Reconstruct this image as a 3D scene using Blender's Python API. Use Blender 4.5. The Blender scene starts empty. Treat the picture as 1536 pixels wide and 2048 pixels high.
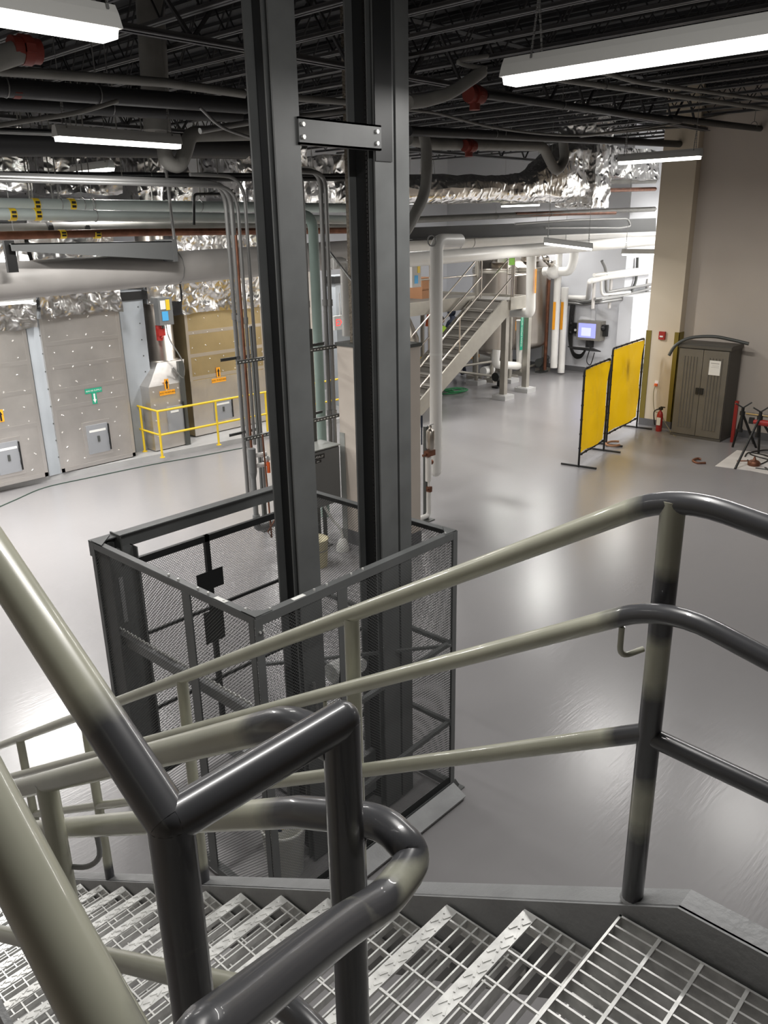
import bpy, math, random
from mathutils import Vector, Matrix, noise
random.seed(7)
S = bpy.context.scene
COL = S.collection
# ------------------------------------------------------------------ camera
F_PX, YAW, PITCH, ROLL, CAMZ = 1630.7, math.radians(43.048), math.radians(19.190), math.radians(-1.029), 4.1
fw = Vector((math.cos(YAW)*math.cos(PITCH), math.sin(YAW)*math.cos(PITCH), -math.sin(PITCH)))
r0 = Vector((math.sin(YAW), -math.cos(YAW), 0)); u0 = r0.cross(fw)
rt = math.cos(ROLL)*r0 + math.sin(ROLL)*u0; up = -math.sin(ROLL)*r0 + math.cos(ROLL)*u0
cam = bpy.data.cameras.new('camera'); co = bpy.data.objects.new('camera', cam); COL.objects.link(co)
co.matrix_world = Matrix(((rt.x, up.x, -fw.x, 0), (rt.y, up.y, -fw.y, 0), (rt.z, up.z, -fw.z, CAMZ), (0, 0, 0, 1)))
cam.sensor_fit = 'VERTICAL'; cam.sensor_height = 36; cam.lens = 36*F_PX/2048; cam.clip_start = .02; cam.clip_end = 200
S.camera = co
# ------------------------------------------------------------------ world, exposure
w = bpy.data.worlds.new('world'); S.world = w; w.use_nodes = True
w.node_tree.nodes['Background'].inputs[0].default_value = (1, .97, .93, 1)
w.node_tree.nodes['Background'].inputs[1].default_value = .05
S.view_settings.view_transform = 'Standard'; S.view_settings.look = 'None'
S.view_settings.gamma = 1; S.view_settings.use_curve_mapping = False
S.view_settings.exposure = 0.02
LAMP_W = 60.0          # watts of one fluorescent fixture
# ------------------------------------------------------------------ pixel -> world helpers
CP = Vector((0, 0, CAMZ))
def ray(x, y): return fw + rt*((x-768)/F_PX) - up*((y-1024)/F_PX)
def PX(x, y, X): d = ray(x, y); return CP + d*(X/d.x)
def PY(x, y, Y): d = ray(x, y); return CP + d*(Y/d.y)
def PZ(x, y, z): d = ray(x, y); return CP + d*((z-CAMZ)/d.z)
# ------------------------------------------------------------------ materials
MATS = {}
def mat(name, col, rough=.5, metal=0., emit=0., bump=0., bscale=20., var=0., vscale=3., spec=.5, trans=0., alpha=1., coat=0., wear=None, dist=0.):
    m = bpy.data.materials.new(name); m.use_nodes = True; nt = m.node_tree; b = nt.nodes['Principled BSDF']
    c = (*col, 1)
    b.inputs['Base Color'].default_value = c; b.inputs['Roughness'].default_value = rough; b.inputs['Metallic'].default_value = metal
    b.inputs['Specular IOR Level'].default_value = spec; b.inputs['Transmission Weight'].default_value = trans
    b.inputs['Alpha'].default_value = alpha; b.inputs['Coat Weight'].default_value = coat
    if emit: b.inputs['Emission Color'].default_value = c; b.inputs['Emission Strength'].default_value = emit
    tc = nt.nodes.new('ShaderNodeTexCoord')
    last = None
    if var:
        n = nt.nodes.new('ShaderNodeTexNoise'); n.inputs['Scale'].default_value = vscale; n.inputs['Detail'].default_value = 5
        nt.links.new(tc.outputs['Object'], n.inputs['Vector'])
        mx = nt.nodes.new('ShaderNodeMix'); mx.data_type = 'RGBA'
        mr = nt.nodes.new('ShaderNodeMapRange'); mr.inputs[1].default_value = .3; mr.inputs[2].default_value = .7
        nt.links.new(n.outputs[0], mr.inputs[0]); nt.links.new(mr.outputs[0], mx.inputs[0])
        mx.inputs[6].default_value = tuple(max(0, k*(1-var)) for k in col)+(1,); mx.inputs[7].default_value = tuple(min(1, k*(1+var)) for k in col)+(1,)
        last = mx.outputs[2]; nt.links.new(last, b.inputs['Base Color'])
    if wear:
        at = nt.nodes.new('ShaderNodeAttribute'); at.attribute_name = 'worn'
        n = nt.nodes.new('ShaderNodeTexNoise'); n.inputs['Scale'].default_value = 25; n.inputs['Detail'].default_value = 6
        nt.links.new(tc.outputs['Object'], n.inputs['Vector'])
        ad = nt.nodes.new('ShaderNodeMath'); ad.operation = 'MULTIPLY_ADD'; ad.inputs[1].default_value = .4; nt.links.new(n.outputs[0], ad.inputs[0]); nt.links.new(at.outputs['Fac'], ad.inputs[2])
        mr = nt.nodes.new('ShaderNodeMapRange'); mr.inputs[1].default_value = .42; mr.inputs[2].default_value = .95; nt.links.new(ad.outputs[0], mr.inputs[0])
        mx = nt.nodes.new('ShaderNodeMix'); mx.data_type = 'RGBA'; nt.links.new(mr.outputs[0], mx.inputs[0])
        if last: nt.links.new(last, mx.inputs[6])
        else: mx.inputs[6].default_value = c
        mx.inputs[7].default_value = (*wear, 1); last = mx.outputs[2]
        # chips and scuffs
        n2 = nt.nodes.new('ShaderNodeTexNoise'); n2.inputs['Scale'].default_value = 38; n2.inputs['Detail'].default_value = 8; n2.inputs['Roughness'].default_value = .7
        nt.links.new(tc.outputs['Object'], n2.inputs['Vector'])
        r2 = nt.nodes.new('ShaderNodeMapRange'); r2.inputs[1].default_value = .70; r2.inputs[2].default_value = .74; nt.links.new(n2.outputs[0], r2.inputs[0])
        m2 = nt.nodes.new('ShaderNodeMix'); m2.data_type = 'RGBA'; nt.links.new(r2.outputs[0], m2.inputs[0]); nt.links.new(last, m2.inputs[6]); m2.inputs[7].default_value = (.06, .058, .05, 1)
        nt.links.new(m2.outputs[2], b.inputs['Base Color'])
    if bump:
        n = nt.nodes.new('ShaderNodeTexNoise'); n.inputs['Scale'].default_value = bscale; n.inputs['Detail'].default_value = 4; n.inputs['Distortion'].default_value = dist
        nt.links.new(tc.outputs['Object'], n.inputs['Vector'])
        bp = nt.nodes.new('ShaderNodeBump'); bp.inputs['Strength'].default_value = bump; bp.inputs['Distance'].default_value = .05
        nt.links.new(n.outputs[0], bp.inputs['Height']); nt.links.new(bp.outputs[0], b.inputs['Normal'])
    MATS[name] = m; return m
mat('rail_paint', (.43, .43, .345), .30, wear=(.070, .071, .077), coat=.4, var=.07, vscale=9)
mat('stair_grey', (.31, .315, .32), .45, var=.12, vscale=6, bump=.1, bscale=60)
mat('galvanized', (.78, .78, .76), .38, metal=.35, var=.18, vscale=25)
mat('lift_grey', (.118, .123, .123), .42, var=.12, vscale=5)
mat('lift_black', (.012, .013, .014), .45)
mat('mesh_grey', (.115, .12, .12), .45)
mat('chain_steel', (.05, .05, .05), .4, metal=.7)
mat('white_tape', (.85, .85, .82), .5)
mat('ceiling_dark', (.030, .031, .034), .8, var=.25, vscale=1.2)
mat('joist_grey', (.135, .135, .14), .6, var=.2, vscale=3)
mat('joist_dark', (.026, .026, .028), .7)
mat('dark_pipe', (.03, .03, .032), .5)
mat('grey_pipe', (.22, .215, .2), .55, var=.15, vscale=4)
mat('conduit', (.27, .27, .265), .4, metal=.6)
mat('strut', (.10, .105, .10), .45, metal=.4)
mat('foil', (.88, .87, .86), .22, metal=1., bump=.8, bscale=6.5, dist=.5)
for n_ in MATS['foil'].node_tree.nodes:
    if n_.type == 'TEX_NOISE': n_.noise_type = 'RIDGED_MULTIFRACTAL'; n_.inputs['Detail'].default_value = 6; n_.inputs['Roughness'].default_value = .6
mat('foil_board', (.66, .63, .60), .30, metal=.82, var=.13, vscale=1.6, bump=.12, bscale=3)
mat('foil_board_tan', (.52, .42, .24), .32, metal=.72, var=.13, vscale=1.6, bump=.12, bscale=3)
mat('foil_tape', (.70, .67, .64), .30, metal=.85, bump=.05, bscale=6)
mat('pin', (.95, .93, .9), .2, metal=.6)
mat('blue_pipe', (.46, .52, .50), .5, var=.06)
mat('green_pipe', (.22, .29, .26), .5, var=.08)
mat('pvc_white', (.80, .79, .76), .38, var=.03)
mat('grey_jacket', (.46, .44, .42), .45, var=.08, vscale=2)
mat('copper', (.20, .085, .05), .45, metal=.6, var=.3, vscale=8)
mat('bluegrey_paint', (.40, .43, .46), .5, var=.06, vscale=2)
mat('door_grey', (.30, .31, .33), .4)
mat('yellow_paint', (.80, .56, .03), .4)
mat('orange_label', (.9, .38, .02), .5)
mat('green_label', (.02, .32, .19), .5)
mat('lime_label', (.35, .85, .08), .5)
mat('blue_label', (.08, .4, .75), .5)
mat('black', (.012, .012, .012), .5)
mat('black_gloss', (.015, .015, .017), .25)
mat('white_paint', (.82, .82, .80), .5)
mat('paper', (.85, .84, .80), .7)
mat('red_paint', (.38, .025, .02), .45)
mat('red_dark', (.20, .03, .02), .5)
mat('wall_white', (.62, .63, .66), .7)
mat('wall_bright', (.80, .80, .79), .7)
mat('wall_beige', (.56, .50, .44), .75, var=.03, vscale=1)
mat('pillar_beige', (.66, .57, .44), .75)
mat('base_grey', (.13, .13, .135), .5)
mat('guard_olive', (.20, .15, .02), .5)
mat('stainless', (.52, .48, .43), .28, metal=.95, var=.1, vscale=2.5)
mat('stainless_matte', (.36, .34, .30), .42, metal=.6, var=.1, vscale=3)
mat('tread_far', (.15, .14, .125), .6, metal=.2)
mat('fireproof', (.19, .165, .13), .95, bump=1., bscale=35, var=.3, vscale=20)
mat('column_beige', (.56, .50, .44), .7, var=.04)
mat('box_grey', (.16, .165, .165), .45)
mat('box_top', (.34, .35, .33), .5)
mat('bucket', (.55, .50, .33), .5)
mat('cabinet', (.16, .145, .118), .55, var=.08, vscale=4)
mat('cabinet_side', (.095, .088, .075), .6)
mat('cardboard', (.36, .18, .09), .8)
mat('hivis', (.45, .75, .06), .6, emit=0)
mat('hivis_orange', (.9, .15, .03), .6)
mat('navy', (.015, .022, .045), .7)
mat('skin', (.45, .26, .18), .6)
mat('hose_green', (.02, .20, .07), .5)
mat('cable_dark', (.03, .06, .045), .6)
mat('cable_white', (.75, .75, .72), .5)
mat('cord_tan', (.30, .27, .16), .6)
mat('screen', (.32, .34, .80), .4, emit=.75)
mat('screen_white', (.55, .58, .95), .4, emit=.8)
mat('exit_red', (1., .06, .06), .4, emit=1.3)
mat('lamp_lens', (1., .985, .95), .4, emit=5.5)
mat('fixture_white', (.62, .62, .60), .5)
mat('pad_grey', (.46, .46, .46), .4, var=.05)
mat('sheet_white', (.68, .65, .62), .85, var=.12, vscale=3)
# translucent welding curtain
m = bpy.data.materials.new('curtain_yellow'); m.use_nodes = True; nt = m.node_tree; b = nt.nodes['Principled BSDF']
b.inputs['Base Color'].default_value = (.86, .53, .0, 1); b.inputs['Roughness'].default_value = .35
tr = nt.nodes.new('ShaderNodeBsdfTranslucent'); tr.inputs[0].default_value = (1., .62, .01, 1)
tp = nt.nodes.new('ShaderNodeBsdfTransparent'); tp.inputs[0].default_value = (1, .6, .05, 1)
ms = nt.nodes.new('ShaderNodeMixShader'); ms.inputs[0].default_value = .5; nt.links.new(b.outputs[0], ms.inputs[1]); nt.links.new(tr.outputs[0], ms.inputs[2])
ms2 = nt.nodes.new('ShaderNodeMixShader'); ms2.inputs[0].default_value = .10; nt.links.new(ms.outputs[0], ms2.inputs[1]); nt.links.new(tp.outputs[0], ms2.inputs[2])
nt.links.new(ms2.outputs[0], nt.nodes['Material Output'].inputs[0])
nz = nt.nodes.new('ShaderNodeTexNoise'); nz.inputs['Scale'].default_value = 2.2; bp = nt.nodes.new('ShaderNodeBump'); bp.inputs['Strength'].default_value = .5; bp.inputs['Distance'].default_value = .15
nt.links.new(nz.outputs[0], bp.inputs['Height']); nt.links.new(bp.outputs[0], b.inputs['Normal']); MATS['curtain_yellow'] = m
# epoxy floor: fine scuffs change the gloss
m = bpy.data.materials.new('epoxy_floor'); m.use_nodes = True; nt = m.node_tree; b = nt.nodes['Principled BSDF']
tc = nt.nodes.new('ShaderNodeTexCoord'); mp = nt.nodes.new('ShaderNodeMapping'); mp.inputs['Rotation'].default_value = (0, 0, .5); mp.inputs['Scale'].default_value = (.6, 1.6, 1)
nt.links.new(tc.outputs['Object'], mp.inputs[0])
n1 = nt.nodes.new('ShaderNodeTexNoise'); n1.inputs['Scale'].default_value = 2.2; n1.inputs['Detail'].default_value = 3; nt.links.new(mp.outputs[0], n1.inputs['Vector'])
mr = nt.nodes.new('ShaderNodeMapRange'); mr.inputs[1].default_value = .1; mr.inputs[2].default_value = .9; mr.inputs[3].default_value = .24; mr.inputs[4].default_value = .30
nt.links.new(n1.outputs[0], mr.inputs[0]); b.inputs['Roughness'].default_value = .25
mx = nt.nodes.new('ShaderNodeMix'); mx.data_type = 'RGBA'; nt.links.new(n1.outputs[0], mx.inputs[0]); mx.inputs[6].default_value = (.275, .268, .273, 1); mx.inputs[7].default_value = (.283, .276, .281, 1)
nt.links.new(mx.outputs[2], b.inputs['Base Color']); b.inputs['Specular IOR Level'].default_value = .6
mp2 = nt.nodes.new('ShaderNodeMapping'); mp2.inputs['Rotation'].default_value = (0, 0, 1.1); mp2.inputs['Scale'].default_value = (1., 9., 1); nt.links.new(tc.outputs['Object'], mp2.inputs[0])
n2 = nt.nodes.new('ShaderNodeTexNoise'); n2.inputs['Scale'].default_value = 5; n2.inputs['Detail'].default_value = 6; nt.links.new(mp2.outputs[0], n2.inputs['Vector'])
bp = nt.nodes.new('ShaderNodeBump'); bp.inputs['Strength'].default_value = .10; bp.inputs['Distance'].default_value = .012; nt.links.new(n2.outputs[0], bp.inputs['Height']); nt.links.new(bp.outputs[0], b.inputs['Normal'])
MATS['epoxy_floor'] = m
# ------------------------------------------------------------------ mesh builder
def bend(pts, rad, n=7):
    pts = [Vector(p) for p in pts]; out = [pts[0]]
    for i in range(1, len(pts)-1):
        a, b, c = pts[i-1], pts[i], pts[i+1]; d1 = (a-b); d2 = (c-b)
        l = min(rad, d1.length*.49, d2.length*.49); p = b+d1.normalized()*l; q = b+d2.normalized()*l
        for k in range(n+1):
            t = k/n; out.append(p*(1-t)**2 + b*2*t*(1-t) + q*t*t)
    out.append(pts[-1]); return out
def spline(pts, n=6):
    pts = [Vector(p) for p in pts]; out = []
    P = [pts[0]]+pts+[pts[-1]]
    for i in range(1, len(P)-2):
        for k in range(n):
            t = k/n; a, b, c, d = P[i-1], P[i], P[i+1], P[i+2]
            out.append(.5*((2*b)+(c-a)*t+(2*a-5*b+4*c-d)*t*t+(-a+3*b-3*c+d)*t**3))
    out.append(pts[-1]); return out
class MB:
    def __init__(s): s.v = []; s.f = []; s.sm = []
    def add(s, vs, fs, smooth=False):
        o = len(s.v); s.v += [tuple(v) for v in vs]; s.f += [tuple(i+o for i in f) for f in fs]; s.sm += [smooth]*len(fs); return s
    def obox(s, c, ax, ay, az):   # centre and half-axis vectors
        c = Vector(c); ax = Vector(ax); ay = Vector(ay); az = Vector(az)
        vs = [c+ax*i+ay*j+az*k for i in (-1, 1) for j in (-1, 1) for k in (-1, 1)]
        fs = [(0, 1, 3, 2), (4, 6, 7, 5), (0, 4, 5, 1), (2, 3, 7, 6), (0, 2, 6, 4), (1, 5, 7, 3)]
        if ax.cross(ay).dot(az) < 0: fs = [f[::-1] for f in fs]
        return s.add(vs, fs)
    def box(s, x0, x1, y0, y1, z0, z1):
        return s.obox(((x0+x1)/2, (y0+y1)/2, (z0+z1)/2), ((x1-x0)/2, 0, 0), (0, (y1-y0)/2, 0), (0, 0, (z1-z0)/2))
    def bar(s, a, b, w, h, upv=(0, 0, 1)):   # rectangular bar a->b
        a = Vector(a); b = Vector(b); d = b-a; L = d.length; d = d/L; upv = Vector(upv)
        sd = d.cross(upv)
        if sd.length < 1e-4: sd = d.cross(Vector((1, 0, 0)))
        sd.normalize(); u = sd.cross(d)
        return s.obox((a+b)/2, d*L/2, sd*w/2, u*h/2)
    def tube(s, pts, r, seg=12, cap=True, r2=None, fine=0):
        pts = [Vector(p) for p in pts]
        if fine:
            q = [pts[0]]
            for a, b in zip(pts, pts[1:]):
                k = max(1, int((b-a).length/fine)); q += [a.lerp(b, (j+1)/k) for j in range(k)]
            pts = q
        n = len(pts); tang = []
        for i in range(n):
            a = pts[max(i-1, 0)]; b = pts[min(i+1, n-1)]; tang.append((b-a).normalized())
        t0 = tang[0]; ref = Vector((0, 0, 1)) if abs(t0.z) < .9 else Vector((1, 0, 0)); nrm = t0.cross(ref).normalized()
        vs = []; 
        for i in range(n):
            t = tang[i]; nrm = (nrm - t*nrm.dot(t)).normalized(); bi = t.cross(nrm)
            rr = r[i] if isinstance(r, (list, tuple)) else (r if r2 is None else r+(r2-r)*i/(n-1))
            for k in range(seg):
                a = 2*math.pi*k/seg; vs.append(pts[i]+nrm*math.cos(a)*rr+bi*math.sin(a)*rr)
        fs = [(i*seg+k, i*seg+(k+1) % seg, (i+1)*seg+(k+1) % seg, (i+1)*seg+k) for i in range(n-1) for k in range(seg)]
        s.add(vs, fs, True)
        if cap:
            s.add(vs[:seg], [tuple(range(seg))[::-1]]); s.add(vs[-seg:], [tuple(range(seg))])
        return s
    def cyl(s, a, b, r, seg=12, r2=None): return s.tube([a, b], r, seg, True, r2)
    def lathe(s, c, prof, seg=24, axis='Z'):
        c = Vector(c); vs = []
        for (r, z) in prof:
            for k in range(seg):
                a = 2*math.pi*k/seg; vs.append(c+Vector((math.cos(a)*r, math.sin(a)*r, z)))
        n = len(prof)
        s.add(vs, [(i*seg+k, i*seg+(k+1) % seg, (i+1)*seg+(k+1) % seg, (i+1)*seg+k) for i in range(n-1) for k in range(seg)], True)
        s.add(vs[:seg], [tuple(range(seg))[::-1]]); s.add(vs[-seg:], [tuple(range(seg))]); return s
    def ball(s, c, r, seg=12, sc=(1, 1, 1)):
        c = Vector(c); n = seg//2; vs = []; 
        for i in range(n+1):
            ph = math.pi*i/n
            for k in range(seg):
                a = 2*math.pi*k/seg; vs.append(c+Vector((math.sin(ph)*math.cos(a)*r*sc[0], math.sin(ph)*math.sin(a)*r*sc[1], -math.cos(ph)*r*sc[2])))
        return s.add(vs, [(i*seg+k, i*seg+(k+1) % seg, (i+1)*seg+(k+1) % seg, (i+1)*seg+k) for i in range(n) for k in range(seg)], True)
    def prism(s, prof, ax_o, ax_u, ax_v, ax_w):    # 2-D profile (closed, ccw) in u,v extruded along w
        o = Vector(ax_o); u = Vector(ax_u); v = Vector(ax_v); wv = Vector(ax_w); n = len(prof)
        vs = [o+u*a+v*b for a, b in prof]+[o+u*a+v*b+wv for a, b in prof]
        fs = [(i, (i+1) % n, n+(i+1) % n, n+i) for i in range(n)]+[tuple(range(n))[::-1], tuple(range(n, 2*n))]
        if u.cross(v).dot(wv) < 0: fs = [f[::-1] for f in fs]
        return s.add(vs, fs)
    def grid(s, fn, nu, nv, smooth=True):
        vs = [fn(i/nu, j/nv) for i in range(nu+1) for j in range(nv+1)]
        return s.add(vs, [(i*(nv+1)+j, (i+1)*(nv+1)+j, (i+1)*(nv+1)+j+1, i*(nv+1)+j+1) for i in range(nu) for j in range(nv)], smooth)
def mk(name, mb, material, worn=None, org=None):
    me = bpy.data.meshes.new(name)
    o = Vector(org) if org is not None else Vector((0, 0, 0))
    me.from_pydata([tuple(Vector(v)-o) for v in mb.v], [], mb.f); me.polygons.foreach_set('use_smooth', mb.sm)
    me.materials.append(MATS[material]); 
    if worn is not None:
        at = me.attributes.new('worn', 'FLOAT', 'POINT'); vals = []
        for v in mb.v:
            v = Vector(v); m_ = 0
            for c, r in worn:
                d = (v-Vector(c)).length; m_ = max(m_, 1-max(0, (d-r*.6)/(r*.75)) if d < r*1.35 else 0)
            vals.append(m_)
        at.data.foreach_set('value', vals)
    me.validate(); me.update()
    ob = bpy.data.objects.new(name, me); COL.objects.link(ob); return ob
def thing(name, label, cat, loc=(0, 0, 0), group=None):
    o = bpy.data.objects.new(name, None); COL.objects.link(o); o.location = loc; o.empty_display_size = .1
    o['label'] = label; o['category'] = cat
    if group: o['group'] = group
    return o
def part(name, mb, material, parent, label=None, kind=None, worn=None):
    ob = mk(name, mb, material, worn); ob.parent = parent
    loc = parent.location if parent.type == 'EMPTY' and parent.parent is None else None
    if loc is not None: ob.matrix_parent_inverse = Matrix.Translation(-Vector(loc))
    if label: ob['label'] = label
    if kind: ob['kind'] = kind
    return ob
def single(name, mb, material, label, cat, group=None, kind=None, worn=None):
    xs = [v[0] for v in mb.v]; ys = [v[1] for v in mb.v]; zs = [v[2] for v in mb.v]
    org = ((min(xs)+max(xs))/2, (min(ys)+max(ys))/2, min(zs))
    ob = mk(name, mb, material, worn, org); ob.location = org; ob['label'] = label; ob['category'] = cat
    if group: ob['group'] = group
    if kind: ob['kind'] = kind
    return ob
def struct(name, mb, material, label=None):
    ob = mk(name, mb, material); ob['kind'] = 'structure'
    if label: ob['label'] = label
    return ob
def spart(name, mb, material, parent, label=None):
    ob = mk(name, mb, material); ob.parent = parent
    if label: ob['label'] = label
    return ob
def clone(root, delta, label=None, group=None):
    r = root.copy(); COL.objects.link(r); r.location = Vector(root.location)+Vector(delta)
    if label: r['label'] = label
    if group: r['group'] = group
    for ch in list(root.children):
        c = ch.copy(); COL.objects.link(c); c.parent = r; c.matrix_parent_inverse = ch.matrix_parent_inverse.copy()
        for g in list(ch.children):
            d = g.copy(); COL.objects.link(d); d.parent = c; d.matrix_parent_inverse = g.matrix_parent_inverse.copy()
    return r
def text_mb(txt, size, origin, u, v, depth=.001):
    cu = bpy.data.curves.new('lettering', 'FONT'); cu.body = txt; cu.size = size; cu.align_x = 'CENTER'; cu.align_y = 'CENTER'; cu.resolution_u = 2
    ob = bpy.data.objects.new('lettering', cu); COL.objects.link(ob); bpy.context.view_layer.update()
    me = bpy.data.meshes.new_from_object(ob.evaluated_get(bpy.context.evaluated_depsgraph_get()))
    u = Vector(u).normalized(); v = Vector(v).normalized(); n = u.cross(v); o = Vector(origin)
    mb = MB(); mb.add([o+u*p.co.x+v*p.co.y+n*depth for p in me.vertices], [tuple(p.vertices) for p in me.polygons])
    bpy.data.objects.remove(ob); bpy.data.curves.remove(cu); bpy.data.meshes.remove(me); return mb
UX, UY, UZ = Vector((1, 0, 0)), Vector((0, 1, 0)), Vector((0, 0, 1))
# ================================================================== SETTING
DECK = 6.55
struct('floor', MB().box(-6, 30, -8, 22, -.2, 0), 'epoxy_floor')
dk = MB(); dk.box(-6, 30, -8, 22, DECK+.04, DECK+.2)
x = -6
while x < 30:                                   # ribs of the steel deck
    dk.box(x, x+.12, -8, 22, DECK, DECK+.045); x += .3
struct('ceiling', dk, 'ceiling_dark')
WX = 16.62
struct('wall_right', MB().box(WX, WX+.3, -8, 7.05, 0, DECK), 'wall_beige')
struct('baseboard_right', MB().box(WX-.015, WX+.01, -8, 7.05, 0, .15), 'base_grey')
struct('wall_pillar', MB().box(16.4, 17.3, 7.03, 7.72, 0, DECK), 'pillar_beige')
struct('baseboard_pillar', MB().box(16.385, 17.31, 7.015, 7.735, 0, .15), 'base_grey')
struct('wall_far', MB().box(21.6, 27.2, 10.95, 11.2, 0, DECK).box(21.6, 21.85, 11.2, 21.8, 0, DECK), 'wall_white')
struct('wall_end', MB().box(27.2, 27.4, 7.05, 11.2, 0, DECK), 'wall_bright')
struct('wall_side', MB().box(17.3, 27.4, 7.05, 7.3, 0, DECK), 'wall_bright')
struct('wall_left', MB().box(-6, 21.6, 17.2, 17.4, 0, DECK), 'wall_white')
struct('wall_near', MB().box(-6.2, -6, -8, 22, 0, DECK).box(-6, 30, -8.2, -8, 0, DECK), 'wall_beige')
struct('baseboard_far', MB().box(21.585, 21.6, 10.935, 17.2, 0, .15).box(21.6, 27.2, 10.935, 10.95, 0, .15), 'base_grey')
pil = bpy.data.objects['wall_pillar']
spart('corner_guard', MB().box(16.388, 16.4, 7.62, 7.735, .15, 2.0).box(16.388, 16.5, 7.72, 7.735, .15, 2.0), 'guard_olive', pil, 'olive corner guard beside the yellow screen')
spart('corner_guard', MB().box(16.388, 16.4, 7.015, 7.12, .15, 2.0).box(16.388, 16.6, 7.015, 7.03, .15, 2.0), 'guard_olive', pil, 'olive corner guard beside the cabinet')
# ================================================================== LAMPS
def fixture(a, b, label, hang=None, wid=.12, power=1., chain=True, group='hanging strip lights'):
    a = Vector(a); b = Vector(b); d = (b-a).normalized(); sd = d.cross(UZ).normalized(); uu = sd.cross(d)
    t = thing('strip_light', label, 'light', a, group)
    L = (b-a).length; c = (a+b)/2
    prof = [(-wid/2*.7, .02), (-wid/2, -.045), (wid/2, -.045), (wid/2*.7, .02), (wid/2*.45, .055), (-wid/2*.45, .055)]
    part('housing', MB().prism(prof, a, sd, UZ, b-a), 'fixture_white', t)
    lens = [(-wid/2*.92, -.047), (-wid/2*.75, -.085), (wid/2*.75, -.085), (wid/2*.92, -.047)]
    part('lens', MB().prism(lens, a+d*.02, sd, UZ, (b-a)-d*.04), 'lamp_lens', t)
    ld = bpy.data.lights.new('lamp_glow', 'AREA'); ld.shape = 'RECTANGLE'; ld.size = L*.95; ld.size_y = wid*.9; ld.energy = LAMP_W*power*L/1.22; ld.color = (1, .975, .94)
    lo = bpy.data.objects.new('lamp_glow', ld); COL.objects.link(lo)
    zc = Vector((0, 0, 1)); M = Matrix((d, sd, zc)).transposed().to_4x4(); 
    if d.cross(sd).dot(zc) < 0: M = Matrix((d, -sd, zc)).transposed().to_4x4()
    M.translation = c-UZ*.09; lo.matrix_world = M; lo['label'] = 'light of the strip lamp'; 
    lo.parent = t; lo.matrix_parent_inverse = Matrix.Translation(-Vector(a))
    if chain:
        top = hang or 5.95
        for f in (.08, .92):
            p = a+(b-a)*f
            for s_ in (-1, 1):
                mbc = MB(); q = p+sd*wid*.35*s_+UZ*.03; e = p+UZ*min(.35, top-p.z)+d*0
                n = 14
                for k in range(n):
                    c1 = q+(e-q)*(k/n); c2 = q+(e-q)*((k+.8)/n); mbc.bar(c1, c2, .006 if k % 2 else .012, .012 if k % 2 else .006)
                part('chain', mbc, 'conduit', t)
            if top-p.z > .36: part('chain', MB().tube([p+UZ*.34, p+UZ*(top-p.z)], .004, 6), 'conduit', t)
    return t
fixture(PZ(108, 262, 5.0), PZ(108, 262, 5.0)+UX*1.36, 'lit strip light hanging at upper left below the black sprinkler pipes')
l2 = PZ(1015, 140, 4.95); fixture(l2, l2-UY*2.44, 'long lit strip light hanging nearest the stairs at upper right', wid=.17, power=.6)
fixture(PZ(1238, 317, 5.0), PZ(1238, 317, 5.0)-UY*1.22, 'lit strip light in front of the beige pillar top', power=1.5)
fixture(PZ(145, 338, 5.0), PZ(145, 338, 5.0)-UY*1.1, 'small lit strip light in front of the foil ducts at left', power=2.0)
fixture(PZ(-60, -10, 5.0), PZ(-60, -10, 5.0)+UX*.62, 'bright lamp end cut by the upper left corner', wid=.17, power=.3)
f5 = PY(1088, 480, 9.0); fixture(f5, PY(1185, 492, 8.3), 'lit strip light on thin chains in front of the white wall pipes', hang=5.9, power=2.0)
f6 = PY(62, 592, 11.0); fixture(f6-UX*1.22, f6, 'lit strip light low at the left edge before the foil boards', wid=.2, hang=5.9, power=2.2)
for k, (x_, y_, lab) in enumerate([(588, 338, 'lamp end glowing between the two lift masts'), (840, 350, 'lamp glowing behind the grey vertical drain pipe'), (1245, 503, 'strip light unit tilted above the wall terminal'), (1065, 495, 'dim strip light over the steel tanks')]):
    pp = PX(x_, y_, 18.) if k in (2, 3) else PY(x_, y_, 12.5)
    fixture(pp, pp-UY*1.0 if k >= 2 else pp+UX*.5, lab, hang=5.9, power=1.0 if k > 1 else 1.6)
# unseen lamps added for fill; the beige-wall one follows the floor highlights
for (x_, y_, p_, lab) in [(1.5, 8.5, 1.8, 'added fill lamp left of the view over the floor beside the lift'), (3.3, 12.2, 2.3, 'added fill lamp left of the view in front of the leftmost foil duct'), (2.4, 10.4, 2.0, 'added fill lamp left of the view between the other two'), (10.2, 12.6, 1.8, 'added fill lamp hidden behind the left lift mast near the foil ducts'), (12.3, 14.9, 1.6, 'added fill lamp hidden behind the left lift mast near the rear wall'), (14.6, 13.8, 1.6, 'added fill lamp hidden behind the right lift mast'), (19.2, 8.9, 1.7, 'added fill lamp hidden behind the beige pillar'), (20.0, 14.0, 1.6, 'added fill lamp hidden behind the round foil duct above the tanks'), (24., 9.0, 6.0, 'added fill lamp brightening the alcove behind the pillar'), (11.6, 3.7, 1.0, 'strip light right of the view by the beige wall'), (8., -1., .6, 'added fill lamp right of the view nearest the stair')]:
    zz = 4.95 if y_ < 12 else 4.68
    fixture((x_, y_, zz), (x_, y_-1.22, zz), lab, power=p_, group='strip lights among the pipes')
# unseen lamps: one inferred from the bright treads, one dim added fill
fixture((1.0, 1.25, 5.85), (2.3, 1.25, 5.85), 'strip light above the view straight over the stair treads', power=1.05, group='lamps over the landing')
fixture((-1.0, 4.2, 5.9), (-1.0, 3.0, 5.9), 'added dim fill lamp over the upper flight of the stair', power=.12, group='lamps over the landing')
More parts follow.
